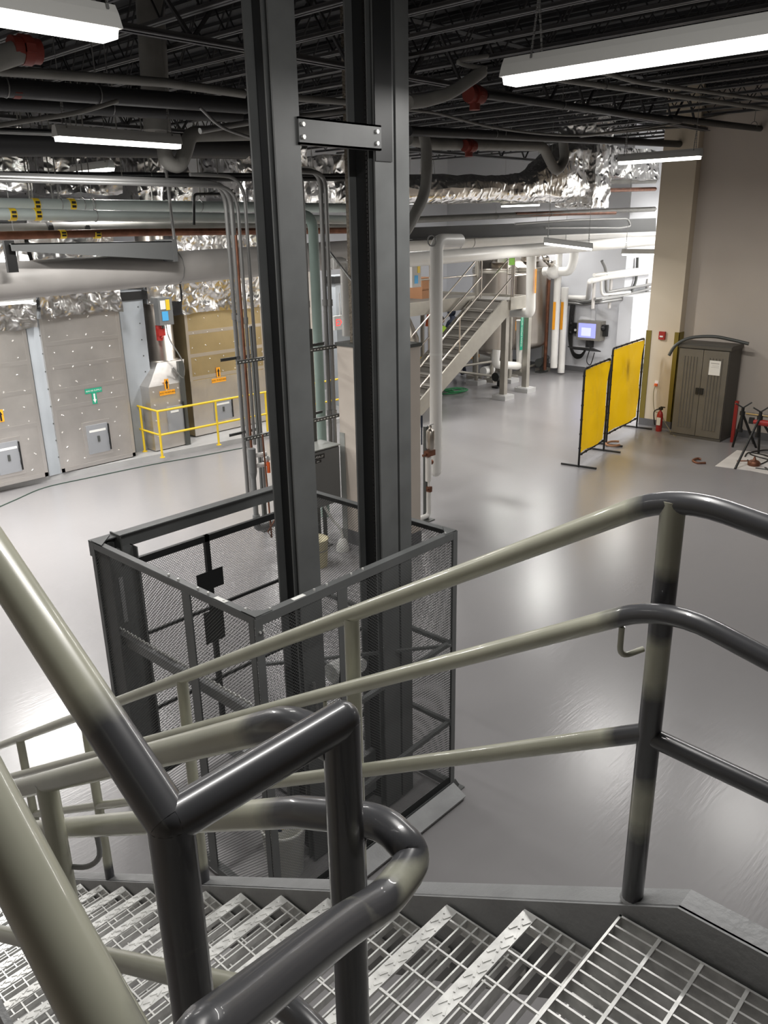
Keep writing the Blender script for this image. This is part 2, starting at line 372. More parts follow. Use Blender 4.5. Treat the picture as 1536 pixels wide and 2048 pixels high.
# ================================================================== FOREGROUND STAIR
SLP, RUN, RISE = .6064, .2683, .1627
LY, LZ = .654, 2.503
XO, XI = 1.52, .625
def nz_(y): return LZ-(y-LY)*SLP          # nosing line of the lower flight
kp = PX(1357, 1813, 1.535); KY = kp.y; offs = kp.z-nz_(kp.y)
stair = thing('steel_staircase', 'grey steel staircase with galvanized grating treads in the foreground', 'staircase', (1.07, 2.4, 0))
# stringers: channel section, landing part and sloping part
def stringer(xw, side):
    mb = MB(); t = .012; fl = .07*side
    offt, dep = offs, .34
    def seg(p, q, dz):   # p,q = (y,z) of the top edge
        (y0, z0), (y1, z1) = p, q
        vs = lambda x, a, b: (x, a, b)
        mb.prism([(y0, z0), (y1, z1), (y1, z1-dz), (y0, z0-dz)], (xw-t/2, 0, 0), UY, UZ, UX*t)
        a = min(xw, xw+fl); 
        mb.prism([(y0, z0), (y1, z1), (y1, z1-.014), (y0, z0-.014)], (a, 0, 0), UY, UZ, UX*abs(fl))
        mb.prism([(y0, z0-dz+.014), (y1, z1-dz+.014), (y1, z1-dz), (y0, z0-dz)], (a, 0, 0), UY, UZ, UX*abs(fl))
    yb = LY+4.6
    kink = KY
    seg((-1.25, nz_(kink)+offt), (kink, nz_(kink)+offt), dep)
    seg((kink, nz_(kink)+offt), (yb, nz_(yb)+offt), dep)
    return mb
part('stringer', stringer(XO+.015, 1), 'stair_grey', stair)
part('stringer', stringer(XI-.015, -1), 'stair_grey', stair)
# one tread, then copies
def tread(k):
    y1 = LY+RUN*k; z = LZ-RISE*k
    f = MB().box(XO-.006, XO, y1-.285, y1, z-.07, z+.002).box(XI, XI+.006, y1-.285, y1, z-.07, z+.002).box(XI, XO, y1-.285, y1-.280, z-.03, z)
    tr_ = part('tread', f, 'galvanized', stair)
    n = MB().box(XI+.006, XO-.006, y1-.042, y1, z-.004, z+.003).box(XI+.006, XO-.006, y1-.004, y1, z-.035, z)
    xx = XI+.03; q = 0
    while xx < XO-.02:                                    # raised diamond lugs
        c = Vector((xx, y1-.012-.010*(q % 3), z+.004)); s_ = 1 if q % 2 else -1
        n.obox(c, Vector((.011, .005*s_, 0)), Vector((-.0012*s_, .0026, 0)), UZ*.0016); xx += .0165; q += 1
    spart('nosing', n, 'galvanized', tr_)
    for j in range(5):
        yy = y1-.078-.040*j
        spart('bearing_bar', MB().box(XI+.006, XO-.006, yy-.0026, yy+.0026, z-.028, z), 'galvanized', tr_)
    for j in range(9):
        xx = XI+.045+.1015*j
        spart('cross_bar', MB().box(xx-.003, xx+.003, y1-.28, y1-.04, z-.008, z+.001), 'galvanized', tr_)
    return tr_
tread(1)
t1 = stair.children[-1]
src = [c for c in stair.children if c.name.startswith('tread')][0]
for k in range(2, 16):
    c = src.copy(); COL.objects.link(c); c.parent = stair; dz = -RISE*(k-1)
    if LZ-RISE*k < .05: 
        bpy.data.objects.remove(c); break
    c.matrix_parent_inverse = src.matrix_parent_inverse.copy(); c.location = src.location+Vector((0, RUN*(k-1), dz))
    for g in src.children:
        d = g.copy(); COL.objects.link(d); d.parent = c
# landing grating
lg = part('landing_grating', MB().box(-.75, XO, LY-.006, LY, LZ-.045, LZ+.002).box(XO-.006, XO, -1.2, LY, LZ-.045, LZ+.002), 'galvanized', stair)
xx = XO-.036
while xx > -.7:
    spart('bearing_bar', MB().box(xx-.0027, xx+.0027, -1.2, LY-.006, LZ-.032, LZ), 'galvanized', lg); xx -= .0335
yy = LY-.105
while yy > -1.2:
    spart('cross_bar', MB().box(-.75, XO-.006, yy-.0042, yy+.0042, LZ-.009, LZ+.0015), 'galvanized', lg); yy -= .1015
# underside of the landing (channel frame seen through the grating)
un = MB().box(-.75, XO, .10, .16, LZ-.36, LZ-.05).box(-.75, XO, -.8, -.74, LZ-.36, LZ-.05)
part('landing_frame', un, 'stair_grey', stair)
part('landing_post', MB().box(1.38, 1.50, .05, .17, 0, LZ-.36).box(-.7, -.58, .05, .17, 0, LZ-.36), 'stair_grey', stair)
# ---- outer railing
R = .0243
rl = thing('stair_railing', 'worn beige pipe railing on the outer side of the stair, running to the right edge', 'railing', (1.56, .64, 2.55))
XR = 1.56
rail = lambda y, h: nz_(y)+h
topend = Vector((XR, .645, 3.578)); topend += (PX(1536, 1054, XR)-topend)*4; hend = PX(1310, 1222, 1.49)+UZ*.02; hend += (PX(1536, 1322, 1.49)-hend)*4; mend = Vector((XR, .645, 3.0)); mend += (PX(1536, 1583, XR)-mend)*4
P0 = Vector((XR, .645, 3.565))
worn = [((XR, .60, 3.57), .13), ((XR, .30, 3.50), .36), ((XR, -.3, 3.4), .6), ((XR, .645, 3.0), .10), ((1.49, .58, 3.31), .15), ((1.49, .40, 3.25), .17), ((XR, .40, 2.98), .22)]
wpost = [((XR, .645, 3.33), .085), ((XR, .645, 3.0), .13), ((XR, .645, 2.60), .15)]
ys = LY+4.6
part('top_rail', MB().tube(bend([(XR, ys, 3.565-SLP*(ys-.645)), (XR, .645, 3.578), topend], .11), R, 20, fine=.03), 'rail_paint', rl, worn=worn)
part('mid_rail', MB().tube([(XR, ys, 3.01-SLP*(ys-.645)), (XR, .645, 3.01)], R*.93, 18, fine=.03), 'rail_paint', rl, worn=worn)
part('mid_rail', MB().tube([(XR, .645, 3.0), mend], R*.93, 18, fine=.03), 'rail_paint', rl, worn=worn)
XH = 1.49
h0 = PX(1310, 1222, XH)
part('handrail', MB().tube(bend([(XH, ys, h0.z-SLP*(ys-h0.y)), (XH, h0.y-.02, h0.z+.02), hend], .11), .0215, 18, fine=.03), 'rail_paint', rl, worn=worn)
for yy, zt in ((.645, 3.56), (1.60, None), (2.60, None), (3.56, None), (4.5, None)):
    zt_ = 3.565-SLP*(yy-.645); zb = nz_(yy)+offs
    part('post', MB().tube([(XR, yy, zb), (XR, yy, zt_)], R*1.06 if yy < 1 else R, 18, fine=.03), 'rail_paint', rl, worn=wpost if yy < 1 else [((XR, yy, zb), .10)])
def bracket(p, q, drop=.075):
    p = Vector(p); q = Vector(q); a = p-UZ*drop
    return MB().tube(bend([p, a, Vector((q.x, q.y, a.z+.012))], .035, 6), .0065, 10)
for yy in (.70, 1.66, 2.62, 3.6):
    hz = h0.z-SLP*(yy-h0.y)+.0
    part('handrail_bracket', bracket((XH, yy, hz-.018), (XR-.02, yy-.03, hz)), 'rail_paint', rl)
part('weld', MB().lathe((XR, .645, nz_(.645)+offs), [(R*1.22, 0), (R*1.15, .005), (R*1.06, .008)], 18), 'stair_grey', rl)
# ---- inner railing: two newels, the bar over the well, rails of both flights
PB, PA, YN, ZT = .352, .60, .64, 3.522
ir = thing('stair_railing', 'scuffed pipe railing around the stair well, nearest the camera at lower left', 'railing', (.48, YN, 2.5))
w2 = [((PA, YN, ZT), .3), ((PB, YN, ZT), .20), ((.48, YN, ZT), .2), ((PA, YN, 3.15), .26), ((PB, YN, 3.2), .22), ((PA, .75, 3.48), .11), ((.66, .62, 3.27), .20), ((.50, .52, 3.36), .13), ((.36, .48, 3.43), .13), ((.62, .8, 3.27), .12), ((PB+0, YN, ZT-.0), .12), ((PA, YN, 2.7), .3)]
part('well_bar', MB().tube([(PB, YN, ZT), (PA, YN, ZT)], R, 24, fine=.025), 'rail_paint', ir, worn=w2)
part('post', MB().tube([(PB, YN, 2.2), (PB, YN, ZT)], R, 24, fine=.025).ball((PB, YN, ZT), R, 16), 'rail_paint', ir, worn=w2)
part('post', MB().tube([(PA, YN, 2.2), (PA, YN, ZT)], R, 24, fine=.025).ball((PA, YN, ZT), R, 16), 'rail_paint', ir, worn=w2)
part('top_rail', MB().tube([(PB, YN, ZT), (PB, 3.6, ZT+SLP*(3.6-YN))], R, 24, fine=.025), 'rail_paint', ir, worn=[((PB, YN, ZT), .15)])
za = PX(500, 1462, PA).z; ya = PX(500, 1462, PA).y
part('top_rail', MB().tube(bend([(PA, 4.4, za-.62*(4.4-ya)), (PA, .735, za+.62*(ya-.735)), (PA, YN+.01, ZT-.045)], .07), R*.97, 24, fine=.025), 'rail_paint', ir, worn=[((PA, .68, 3.49), .155)])
part('mid_rail', MB().tube(bend([(PA, 4.4, 2.9-SLP*(4.4-.85)), (PA, .80, 2.93), (PA, YN, 2.90), (PA-.1, YN, 2.88)], .07), R*.93, 20, fine=.03), 'rail_paint', ir, worn=[((PA, .72, 2.92), .14)])
part('mid_rail', MB().tube([(PB, YN, 2.98), (PB, 3.6, 2.98+SLP*(3.6-YN))], R*.93, 20, fine=.03), 'rail_paint', ir)
# handrail loop round the newels
q_ = lambda x, y, Y: PY(x, y, Y)
hr = [(.655, .80, 3.262), PX(742, 1641, .668), q_(803, 1680, .60), q_(822, 1722, .575), q_(769, 1797, .553), q_(695, 1848, .53), q_(617, 1906, .50), q_(500, 2000, .457), q_(400, 2080, .425)]
b1, b2 = PX(176, 1988, .178), PX(-65, 1532, .178)
sp9 = spline(hr, 6)
hp = [Vector((.655, 4.2, 3.262-.5976*(4.2-.80))), Vector((.655, 1.2, 3.262-.5976*.4))]+sp9[:-1]+bend([sp9[-1], b1+(b2-b1)*-.62, b1], .07, 8)+[b1+(b2-b1)*14]
part('handrail', MB().tube(hp, R, 24, fine=.025), 'rail_paint', ir, worn=[((.655, .72, 3.30), .16), ((.66, .60, 3.33), .05), ((.56, .54, 3.36), .05), ((.42, .49, 3.40), .13), ((.30, .45, 3.47), .13)])
part('handrail_bracket', MB().tube(spline([(.655, .665, 3.29), (.65, .675, 3.22), (.635, .665, 3.17), (PA+.015, YN, 3.15)], 6), .0065, 10), 'stair_grey', ir)
for yy in (1.62, 2.6, 3.5):
    zt_ = za-.62*(yy-ya); part('post', MB().tube([(PA, yy, nz_(yy)-.1), (PA, yy, zt_)], R, 18, fine=.03), 'rail_paint', ir, worn=[((PA, yy, nz_(yy)), .1)])
    hz = 3.262-.5976*(yy-.8)
    part('handrail_bracket', MB().tube(spline([(.655, yy-.09, hz+.04), (.654, yy-.09, hz-.03), (.638, yy-.05, hz-.075), (PA+.01, yy, hz-.085)], 5), .0065, 8), 'stair_grey', ir)
# upper flight stringer (inner side), continuing out of frame
part('upper_stringer', MB().prism([(YN-.3, 2.6), (YN+.1, 2.6), (4.6, 2.6+4.0*SLP), (4.6, 2.3+4.0*SLP), (YN+.1, 2.3), (YN-.3, 2.3)], (PB-.06, 0, 0), UY, UZ, UX*.012), 'stair_grey', stair)
# ================================================================== LIFT ENCLOSURE
CX0, CX1, CY0, CY1, CH = 2.40, 4.15, 3.20, 4.95, 2.14
en = thing('lift_enclosure', 'grey expanded mesh enclosure around the base of the goods lift', 'enclosure', ((CX0+CX1)/2, (CY0+CY1)/2, 0))
A = .045
def mesh_panel(p0, du, W, z0, z1, pu=.023, pz=.0105):
    mb = MB(); nu = max(2, int(W/pu*2)); nzr = int((z1-z0)/pz); du = Vector(du); nn = du.cross(UZ); p0 = Vector(p0); hw = .0019
    for j in range(nzr):
        zc = z0+(j+.5)*pz; vs = []
        for i in range(nu+1):
            s_ = 1 if (i+j) % 2 else -1
            c = p0+du*(W*i/nu)+UZ*(zc-p0.z+s_*(pz*.5-hw*.6)); o = nn*(.002*s_)
            vs += [c-UZ*hw+o, c+UZ*hw+o]
        mb.add(vs, [(2*i, 2*i+2, 2*i+3, 2*i+1) for i in range(nu)])
    return mb
def ang(a, b, n_out, fl=A):    # equal angle iron a->b : one leg up/out, one flat
    a = Vector(a); b = Vector(b); d = (b-a).normalized(); n_out = Vector(n_out); q = n_out.cross(d)
    mb = MB(); mb.bar(a-n_out*fl/2, b-n_out*fl/2, .005, fl, n_out); 
    mb.obox((a+b)/2+q*0, (b-a)/2, n_out*.0025, q*fl/2); return mb
# near-left side (X=CX0)
ym = PX(372, 1190, CX0).y; 
tr1 = MB().box(CX0-.003, CX0+A, CY0, CY1, CH-.005, CH).box(CX0-.004, CX0+.002, CY0, CY1, CH-A, CH)
part('top_rail', tr1, 'lift_grey', en)
part('bottom_rail', MB().box(CX0-.004, CX0+A, CY0, CY1, .05, .10), 'lift_grey', en)
part('post', MB().box(CX0-.006, CX0+.0, CY0+.01, CY0+.01+A, .0, CH-.01).box(CX0-.006, CX0+A, CY0-.006, CY0, 0, CH-.01).box(CX0+.0, CX0+.006, CY0+.055, CY0+.06, 0, CH-.03), 'lift_grey', en)
part('post', MB().box(CX0-.005, CX0, ym-A*.9, ym+A*.9, .05, CH-A).box(CX0, CX0+.03, ym-.003, ym+.003, .05, CH-A), 'lift_grey', en)
part('post', MB().box(CX0-.005, CX0+.001, CY1-.04, CY1, 0, CH).box(CX0, CX0+A, CY1-.005, CY1, 0, CH), 'lift_grey', en)
part('expanded_mesh', mesh_panel((CX0+.004, CY0, 0), UY, ym-CY0, .1, CH-.02), 'mesh_grey', en, kind='stuff')
part('expanded_mesh', mesh_panel((CX0+.004, ym, 0), UY, CY1-ym, .1, CH-.02), 'mesh_grey', en, kind='stuff')
# front face (Y=CY0)
xm = PY(683, 1165, CY0).x
part('top_rail', MB().box(CX0, CX1, CY0-.003, CY0+A, CH-.005, CH).box(CX0, CX1, CY0-.004, CY0+.002, CH-A*1.2, CH), 'lift_grey', en)
part('bottom_rail', MB().box(CX0, CX1, CY0-.004, CY0+.05, .05, .10), 'lift_grey', en)
part('post', MB().box(xm-A*.9, xm+A*.9, CY0-.005, CY0, .05, CH-A).box(xm-.003, xm+.003, CY0, CY0+.03, .05, CH-A), 'lift_grey', en)
part('post', MB().box(CX1-.04, CX1+.004, CY0-.005, CY0, 0, CH).box(CX1-.0, CX1+.005, CY0, CY0+A, 0, CH), 'lift_grey', en)
part('expanded_mesh', mesh_panel((CX0, CY0+.004, 0), UX, xm-CX0, .1, CH-.02), 'mesh_grey', en, kind='stuff')
part('expanded_mesh', mesh_panel((xm, CY0+.004, 0), UX, CX1-xm, .1, CH-.02), 'mesh_grey', en, kind='stuff')
for z in (1.28, .62): part('brace', MB().bar((xm-.1, CY0+.03, z-.06), (CX1, CY0+.03, z), .03, .03), 'lift_grey', en)
# far-right side (X=CX1)
part('top_rail', MB().box(CX1-A, CX1+.003, CY0, CY1, CH-.005, CH).box(CX1-.002, CX1+.004, CY0, CY1, CH-A*1.2, CH), 'lift_grey', en)
part('bottom_rail', MB().box(CX1-A, CX1+.004, CY0, CY1, .05, .10), 'lift_grey', en)
part('post', MB().box(CX1-.04, CX1+.004, CY1-.005, CY1, 0, CH).box(CX1-.003, CX1+.004, CY1-.05, CY1, 0, CH), 'lift_grey', en)
part('expanded_mesh', mesh_panel((CX1-.004, CY0, 0), UY, CY1-CY0, .1, CH-.02), 'mesh_grey', en, kind='stuff')
for z in (1.28, .62): part('brace', MB().bar((CX1-.03, CY0, z), (CX1-.03, CY1, z), .03, .03), 'lift_grey', en)
part('brace', MB().bar((CX1-.05, CY0, 1.28), (xm, CY0+.8, 1.28), .02, .02), 'lift_grey', en)
# gate on the far-left face (Y=CY1)
gz = CH-.21
part('header_beam', MB().box(CX0, CX1-.05, CY1-.01, CY1+.035, CH-.11, CH+.0).box(CX0, CX1-.05, CY1-.05, CY1+.035, CH-.006, CH+.002), 'lift_grey', en)
gx0, gx1 = CX0+.28, CX1-.12
gt = MB().box(gx0, gx1, CY1-.03, CY1, gz-.05, gz).box(gx0, gx0+.045, CY1-.03, CY1, .12, gz).box(gx1-.045, gx1, CY1-.03, CY1, .12, gz).box(gx0, gx1, CY1-.03, CY1, .12, .17)
xg = PY(408, 1060, CY1).x
gt.box(xg-.02, xg+.02, CY1-.03, CY1-.0, .15, gz)
for z in (1.33, .7): gt.box(gx0, gx1, CY1-.028, CY1-.012, z-.012, z+.012)
part('gate_frame', gt, 'lift_black', en, 'black gate frame with centre bar')
pl = PY(418, 1158, CY1)
part('gate_plate', MB().box(pl.x-.13, pl.x+.11, CY1-.035, CY1-.028, pl.z-.07, pl.z+.08), 'lift_black', en, 'black rectangular plate on the gate')
part('gate_plate', MB().box(pl.x-.10, pl.x+.08, CY1-.035, CY1-.028, pl.z-.52, pl.z-.25), 'lift_black', en, 'lower black plate on the gate')
part('expanded_mesh', mesh_panel((gx0, CY1-.006, 0), UX, gx1-gx0, .15, gz-.03), 'mesh_grey', en, kind='stuff')
part('guide_column', MB().box(CX0+.01, CX0+.26, CY1-.09, CY1-.05, .0, CH-.08).box(CX0+.01, CX0+.02, CY1-.2, CY1-.05, 0, CH-.05).box(CX0+.25, CX0+.26, CY1-.14, CY1-.05, 0, CH-.08), 'lift_grey', en, 'solid grey gate guide column')
part('column_tag', MB().box(CX0+.115, CX0+.145, CY1-.094, CY1-.09, CH-.62, CH-.28), 'stair_grey', en, 'pale vertical strip on the guide column')
part('gusset', MB().prism([(0, 0), (.14, 0), (0, -.14)], (CX0+.002, CY1-.0, CH+.003), UX, UY, UZ*.005), 'lift_grey', en)
part('gusset', MB().prism([(0, 0), (.12, 0), (0, .12)], (CX0+.002, CY0+.002, CH+.001), UX, UY, UZ*.005), 'lift_grey', en)
part('gusset', MB().prism([(0, 0), (-.12, 0), (0, .12)], (CX1-.002, CY0+.002, CH+.001), UX, UY, UZ*.005), 'lift_grey', en)
part('gate_roller', MB().cyl((CX0+.12, CY1-.02, CH-.06), (CX0+.12, CY1+.02, CH-.06), .03, 12).box(CX0+.16, CX0+.17, CY1-.1, CY1+.03, CH-.2, CH+.02), 'strut', en)
# tags, bolts
part('white_tag', MB().box(CX0+.005, CX0+.035, PX(430, 1203, CX0).y-.08, PX(430, 1203, CX0).y+.02, CH+.001, CH+.003), 'white_tape', en, 'white tape on the left rail')
part('white_tag', MB().box(PY(603, 1200, CY0).x-.05, PY(603, 1200, CY0).x+.04, CY0+.005, CY0+.035, CH+.001, CH+.003), 'white_tape', en, 'white tape on the front rail')
bo = MB()
for p in [(CX0+.02, ym+.1), (CX0+.02, ym-.1), (CX0+.02, ym+.2), (CX0+.02, ym-.2), (CX0+.03, CY0+.12), (xm-.1, CY0+.02), (xm+.1, CY0+.02), (xm+.2, CY0+.02), (xm-.2, CY0+.02), (CX0+.12, CY0+.02), (CX1-.1, CY0+.02), (CX0+.02, CY0+.3)]:
    bo.cyl((p[0], p[1], CH), (p[0], p[1], CH+.012), .007, 6)
for z in (CH-.09,):
    for d_ in (.02, .045): bo.cyl((CX0+d_, CY0-.006, z), (CX0+d_, CY0-.016, z), .007, 6)
part('bolt', bo, 'galvanized', en, kind='stuff')
# cable tray on the inside of the left face
q0, q1 = PX(238, 1262, CX0+.08), PX(505, 1418, CX0+.08)
part('cable_tray', MB().bar(q0-UZ*.03, q1-UZ*.03, .05, .07), 'stair_grey', en, 'pale sloping cable channel')
wt = MB(); nseg = 60
for k in range(nseg):
    a_ = q0.lerp(q1, k/nseg); b_ = q0.lerp(q1, (k+1)/nseg); s_ = .008 if k % 2 else -.008
    wt.tube([a_+UZ*(.03+s_), b_+UZ*(.03-s_)], .007, 6)
part('twisted_cable', wt, 'galvanized', en, 'silver twisted cable')
part('sill_plate', MB().obox(((CX0+CX1)/2, CY0-.07, .05), ((CX1-CX0)/2-.03, 0, 0), (0, .06, .03), (0, -.015, .03)).box(CX0+.03, CX1-.03, CY0-.0, CY0+.05, .0, .1), 'stair_grey', en)
part('corner_foot', MB().box(CX1-.05, CX1+.09, CY0-.04, CY0+.06, 0, .012).bar((CX1+.05, CY0, .01), (CX1, CY0, .09), .006, .05), 'lift_grey', en)
part('leg_plate', MB().box(CX0-.05, CX0+.1, CY0-.04, CY0+.08, 0, .02), 'lift_grey', en)
# ---- lift: masts, cross beam, carriage
lf = thing('vertical_lift', 'dark grey twin mast goods lift rising through the floor to the ceiling', 'lift', (3.3, 3.5, 0))
TOP = DECK-.02
def mast(x0, x1, y0, y1, extra=None):
    mb = MB(); t = .012
    mb.box(x0, x1, y0, y0+t, .02, TOP)                # near flange
    mb.box(x0, x1, y1-t, y1, .02, TOP)                # far flange
    m_ = part('mast', mb, 'lift_grey', lf)
    wx = x0+.055
    spart('web', MB().box(wx, wx+.012, y0+t, y1-t, .02, TOP), 'lift_black', m_, 'black greased web of the mast')
    ch = MB(); z = .3; yc = (y0+y1)/2
    while z < TOP-.2: ch.box(wx-.012, wx-.002, yc-.006, yc+.006, z, z+.017); z += .024
    c_ = spart('chain', ch, 'chain_steel', m_, 'roller chain running down the mast'); c_['kind'] = 'stuff'
    spart('guide_strip', MB().box(x0+.004, x0+.05, y0+.052, y0+.062, .02, TOP).box(wx-.004, wx, y0+.03, y0+.034, .02, TOP), 'lift_grey', m_)
    # fix parent offsets
    return m_
mA = mast(2.93, 3.10, 3.44, 3.64)
mB_ = mast(3.66, 3.82, 3.44, 3.66)
part('mast', MB().box(3.84, 3.955, 3.44, 3.45, .02, TOP).box(3.84, 3.85, 3.45, 3.62, .02, TOP).box(3.84, 3.955, 3.61, 3.62, .02, TOP), 'lift_grey', lf, 'narrow channel bolted beside the right mast')
cbz = (PY(670, 250, 3.43).z+PY(670, 285, 3.43).z)/2
cb = part('cross_beam', MB().box(3.08, 3.70, 3.425, 3.437, cbz-.065, cbz+.065).box(3.08, 3.70, 3.425, 3.47, cbz+.055, cbz+.065).box(3.08, 3.70, 3.425, 3.47, cbz-.065, cbz-.055), 'lift_grey', lf)
for xx in (3.105, 3.66):
    for dz in (-.03, .03): part('bolt', MB().cyl((xx, 3.425, cbz+dz), (xx, 3.412, cbz+dz), .012, 6), 'galvanized', lf)
part('mast_plate', MB().box(3.66, 3.80, 3.432, 3.44, cbz-.12, 6.5), 'lift_black', lf, 'dark plate above the cross beam')
cz = .17
ca = MB().box(3.25, 4.0, 3.68, 4.82, cz-.06, cz)
for k in range(4): ca.box(3.25+.23*k, 3.29+.23*k, 3.68, 4.82, cz-.12, cz-.06)
ca.box(3.0, 3.96, 3.60, 3.68, cz-.1, cz+.25)
part('carriage', ca, 'stair_grey', lf)
part('carriage_rail', MB().box(2.95, 3.9, 3.69, 3.72, 1.02, 1.07).box(2.95, 2.99, 3.69, 3.72, cz, 1.05).box(3.86, 3.9, 3.69, 3.72, cz, 1.05).box(2.95, 3.9, 3.69, 3.72, .68, .72), 'lift_grey', lf)
part('motor', MB().cyl((3.3, 3.6, 1.25), (3.52, 3.6, 1.25), .07, 14).cyl((3.55, 3.55, 1.22), (3.55, 3.66, 1.22), .05, 12), 'galvanized', lf, 'silver fittings on the mast')
part('hose', MB().tube(spline([(3.5, 3.5, 1.55), (3.35, 3.48, 1.5), (3.28, 3.48, 1.3), (3.3, 3.5, 1.1), (3.42, 3.5, .95)], 8), .012, 8), 'black', lf)
part('bent_conduit', MB().tube(bend([(2.98, 3.42, 1.4), (2.98, 3.36, .9), (3.25, 3.36, .25)], .1), .012, 8), 'conduit', lf)
# things on the floor inside the cage, behind mesh
b0 = PZ(590, 1130, 0)
# ================================================================== LEFT: PAD, INSULATED DUCTS, COLUMNS
single('equipment_pad', MB().obox((9.8, 14.75, .05), (5.2, -.62, 0), (.2, 1.5, 0), (0, 0, .05)), 'pad_grey', 'low grey concrete pad under the foil faced ducts at left', 'pad')
def foil_shell(x0, x1, y0, y1, z0, z1, amp=.06, freq=1.5, n=26):
    mb = MB()
    def d(p): 
        v = noise.noise_vector(p*freq)*amp + noise.noise_vector(p*freq*3.3)*amp*.45
        r = (1-abs(noise.noise(p*freq*1.7+Vector((5, 2, 1)))*2))
        return p+v+Vector((0, -1, 0))*max(0, r)*amp*.5
    nx = max(3, int((x1-x0)/.05)); ny = max(3, int((y1-y0)/.1)); nz = max(3, int((z1-z0)/.05))
    mb.grid(lambda u, v: d(Vector((x0+(x1-x0)*u, y0, z0+(z1-z0)*v))), nx, nz)
    mb.grid(lambda u, v: d(Vector((x0, y1+(y0-y1)*u, z0+(z1-z0)*v))), ny, nz)
    mb.grid(lambda u, v: d(Vector((x1, y0+(y1-y0)*u, z0+(z1-z0)*v))), ny, nz)
    mb.grid(lambda u, v: d(Vector((x0+(x1-x0)*u, y0+(y1-y0)*v, z0))) , nx, ny)
    mb.grid(lambda u, v: d(Vector((x0+(x1-x0)*u, y1+(y0-y1)*v, z1))) , nx, ny)
    return mb
def sign(parent, txt, c, wid, hei, matn, tcol, u=UX, n=(0, -1, 0), size=None, name='sign_plate', lab=None):
    c = Vector(c); n = Vector(n); u = Vector(u).normalized(); v = UZ
    p = part(name, MB().obox(c, u*wid/2, UZ*hei/2, n*.003), matn, parent, lab)
    if txt:
        t = text_mb(txt, size or hei*.75, c+n*.0035, u, UZ); m_ = mk('lettering', t, tcol); m_.parent = p; m_.matrix_parent_inverse = p.matrix_parent_inverse.copy() if False else Matrix()
        # keep world position under the offset parent
        m_.matrix_parent_inverse = Matrix() 
    return p
def duct_body(label, x0, x1, y0, y1, ztop, matn, door=None, tapes=(), pins=True, loc=None):
    t = thing('insulated_duct', label, 'duct', ((x0+x1)/2, (y0+y1)/2, .1))
    b_ = MB().box(x0, x1, y0, y1, .12, ztop); part('casing', b_, matn, t)
    tp = MB()
    for z in tapes: tp.box(x0+.01, x1-.01, y0-.004, y0+.001, z-.035, z+.035)
    tp.box(x0-.003, x0+.06, y0-.005, y0, .12, ztop); tp.box(x1-.06, x1+.003, y0-.005, y0, .12, ztop); tp.box(x0+.0, x1, y0-.005, y0, .12, .19)
    part('foil_tape', tp, 'foil_tape', t)
    if pins:
        pn = MB(); z = .3; r_ = 0
        while z < ztop-.05:
            k = 0; xx = x0+.12+(.06 if r_ % 2 else 0)
            while xx < x1-.05:
                if not (door and door[0]-.05 < xx < door[1]+.05 and door[2]-.05 < z < door[3]+.05):
                    pn.cyl((xx+random.uniform(-.03, .03), y0-.001, z+random.uniform(-.03, .03)), (xx, y0-.010, z), .012, 6, .006)
                xx += .34; k += 1
            z += .27; r_ += 1
        part('insulation_pin', pn, 'pin', t, kind='stuff')
    if door:
        a, b, c, d = door
        dd = part('access_door', MB().box(a, b, y0-.035, y0, c, d), 'door_grey', t, 'grey hinged access door')
        part('door_surround', MB().box(a-.06, b+.06, y0-.012, y0+.001, c-.06, d+.06), 'foil_tape', t)
        part('door_hinge', MB().box(b-.005, b+.02, y0-.05, y0-.02, c+.02, d-.02).cyl((b, y0-.05, c+.12), (b, y0-.05, c+.19), .015, 8).cyl((b, y0-.05, d-.19), (b, y0-.05, d-.12), .015, 8), 'black', t)
        part('door_label', MB().box((a+b)/2-.16, (a+b)/2+.16, y0-.038, y0-.035, d-.13, d-.09), 'white_tape', t)
        part('door_handle', MB().box((a+b)/2-.02, (a+b)/2+.02, y0-.05, y0-.035, (c+d)/2-.05, (c+d)/2+.05), 'strut', t)
    return t
YD = 13.6
X = lambda x, y, Y=YD: PY(x, y, Y).x
d1 = duct_body('foil board duct cut by the left edge with a hinged access door', 3.6, X(98, 957), YD, YD+1.4, 2.72, 'foil_board', (X(-10, 900), X(34, 900)+.02, .32, .85), (1.05, 1.62, 2.1), True)
d2 = duct_body('foil board duct with the green supply sign and an access door', X(125, 950), X(272, 916), YD, YD+1.4, 2.85, 'foil_board', (X(177, 900), X(219, 895), .34, .86), (1.25, 1.55, 1.95, 2.35), True)
x3 = PY(367, 620, 14.0).x
d3 = duct_body('tan tinted foil board duct with orange arrow behind the yellow rail', x3, x3+1.95, 14.0, 15.6, 2.62, 'foil_board_tan', (PY(430, 850, 14.).x, PY(465, 850, 14.).x, .35, .8), (1.3, 1.75, 2.2), True)
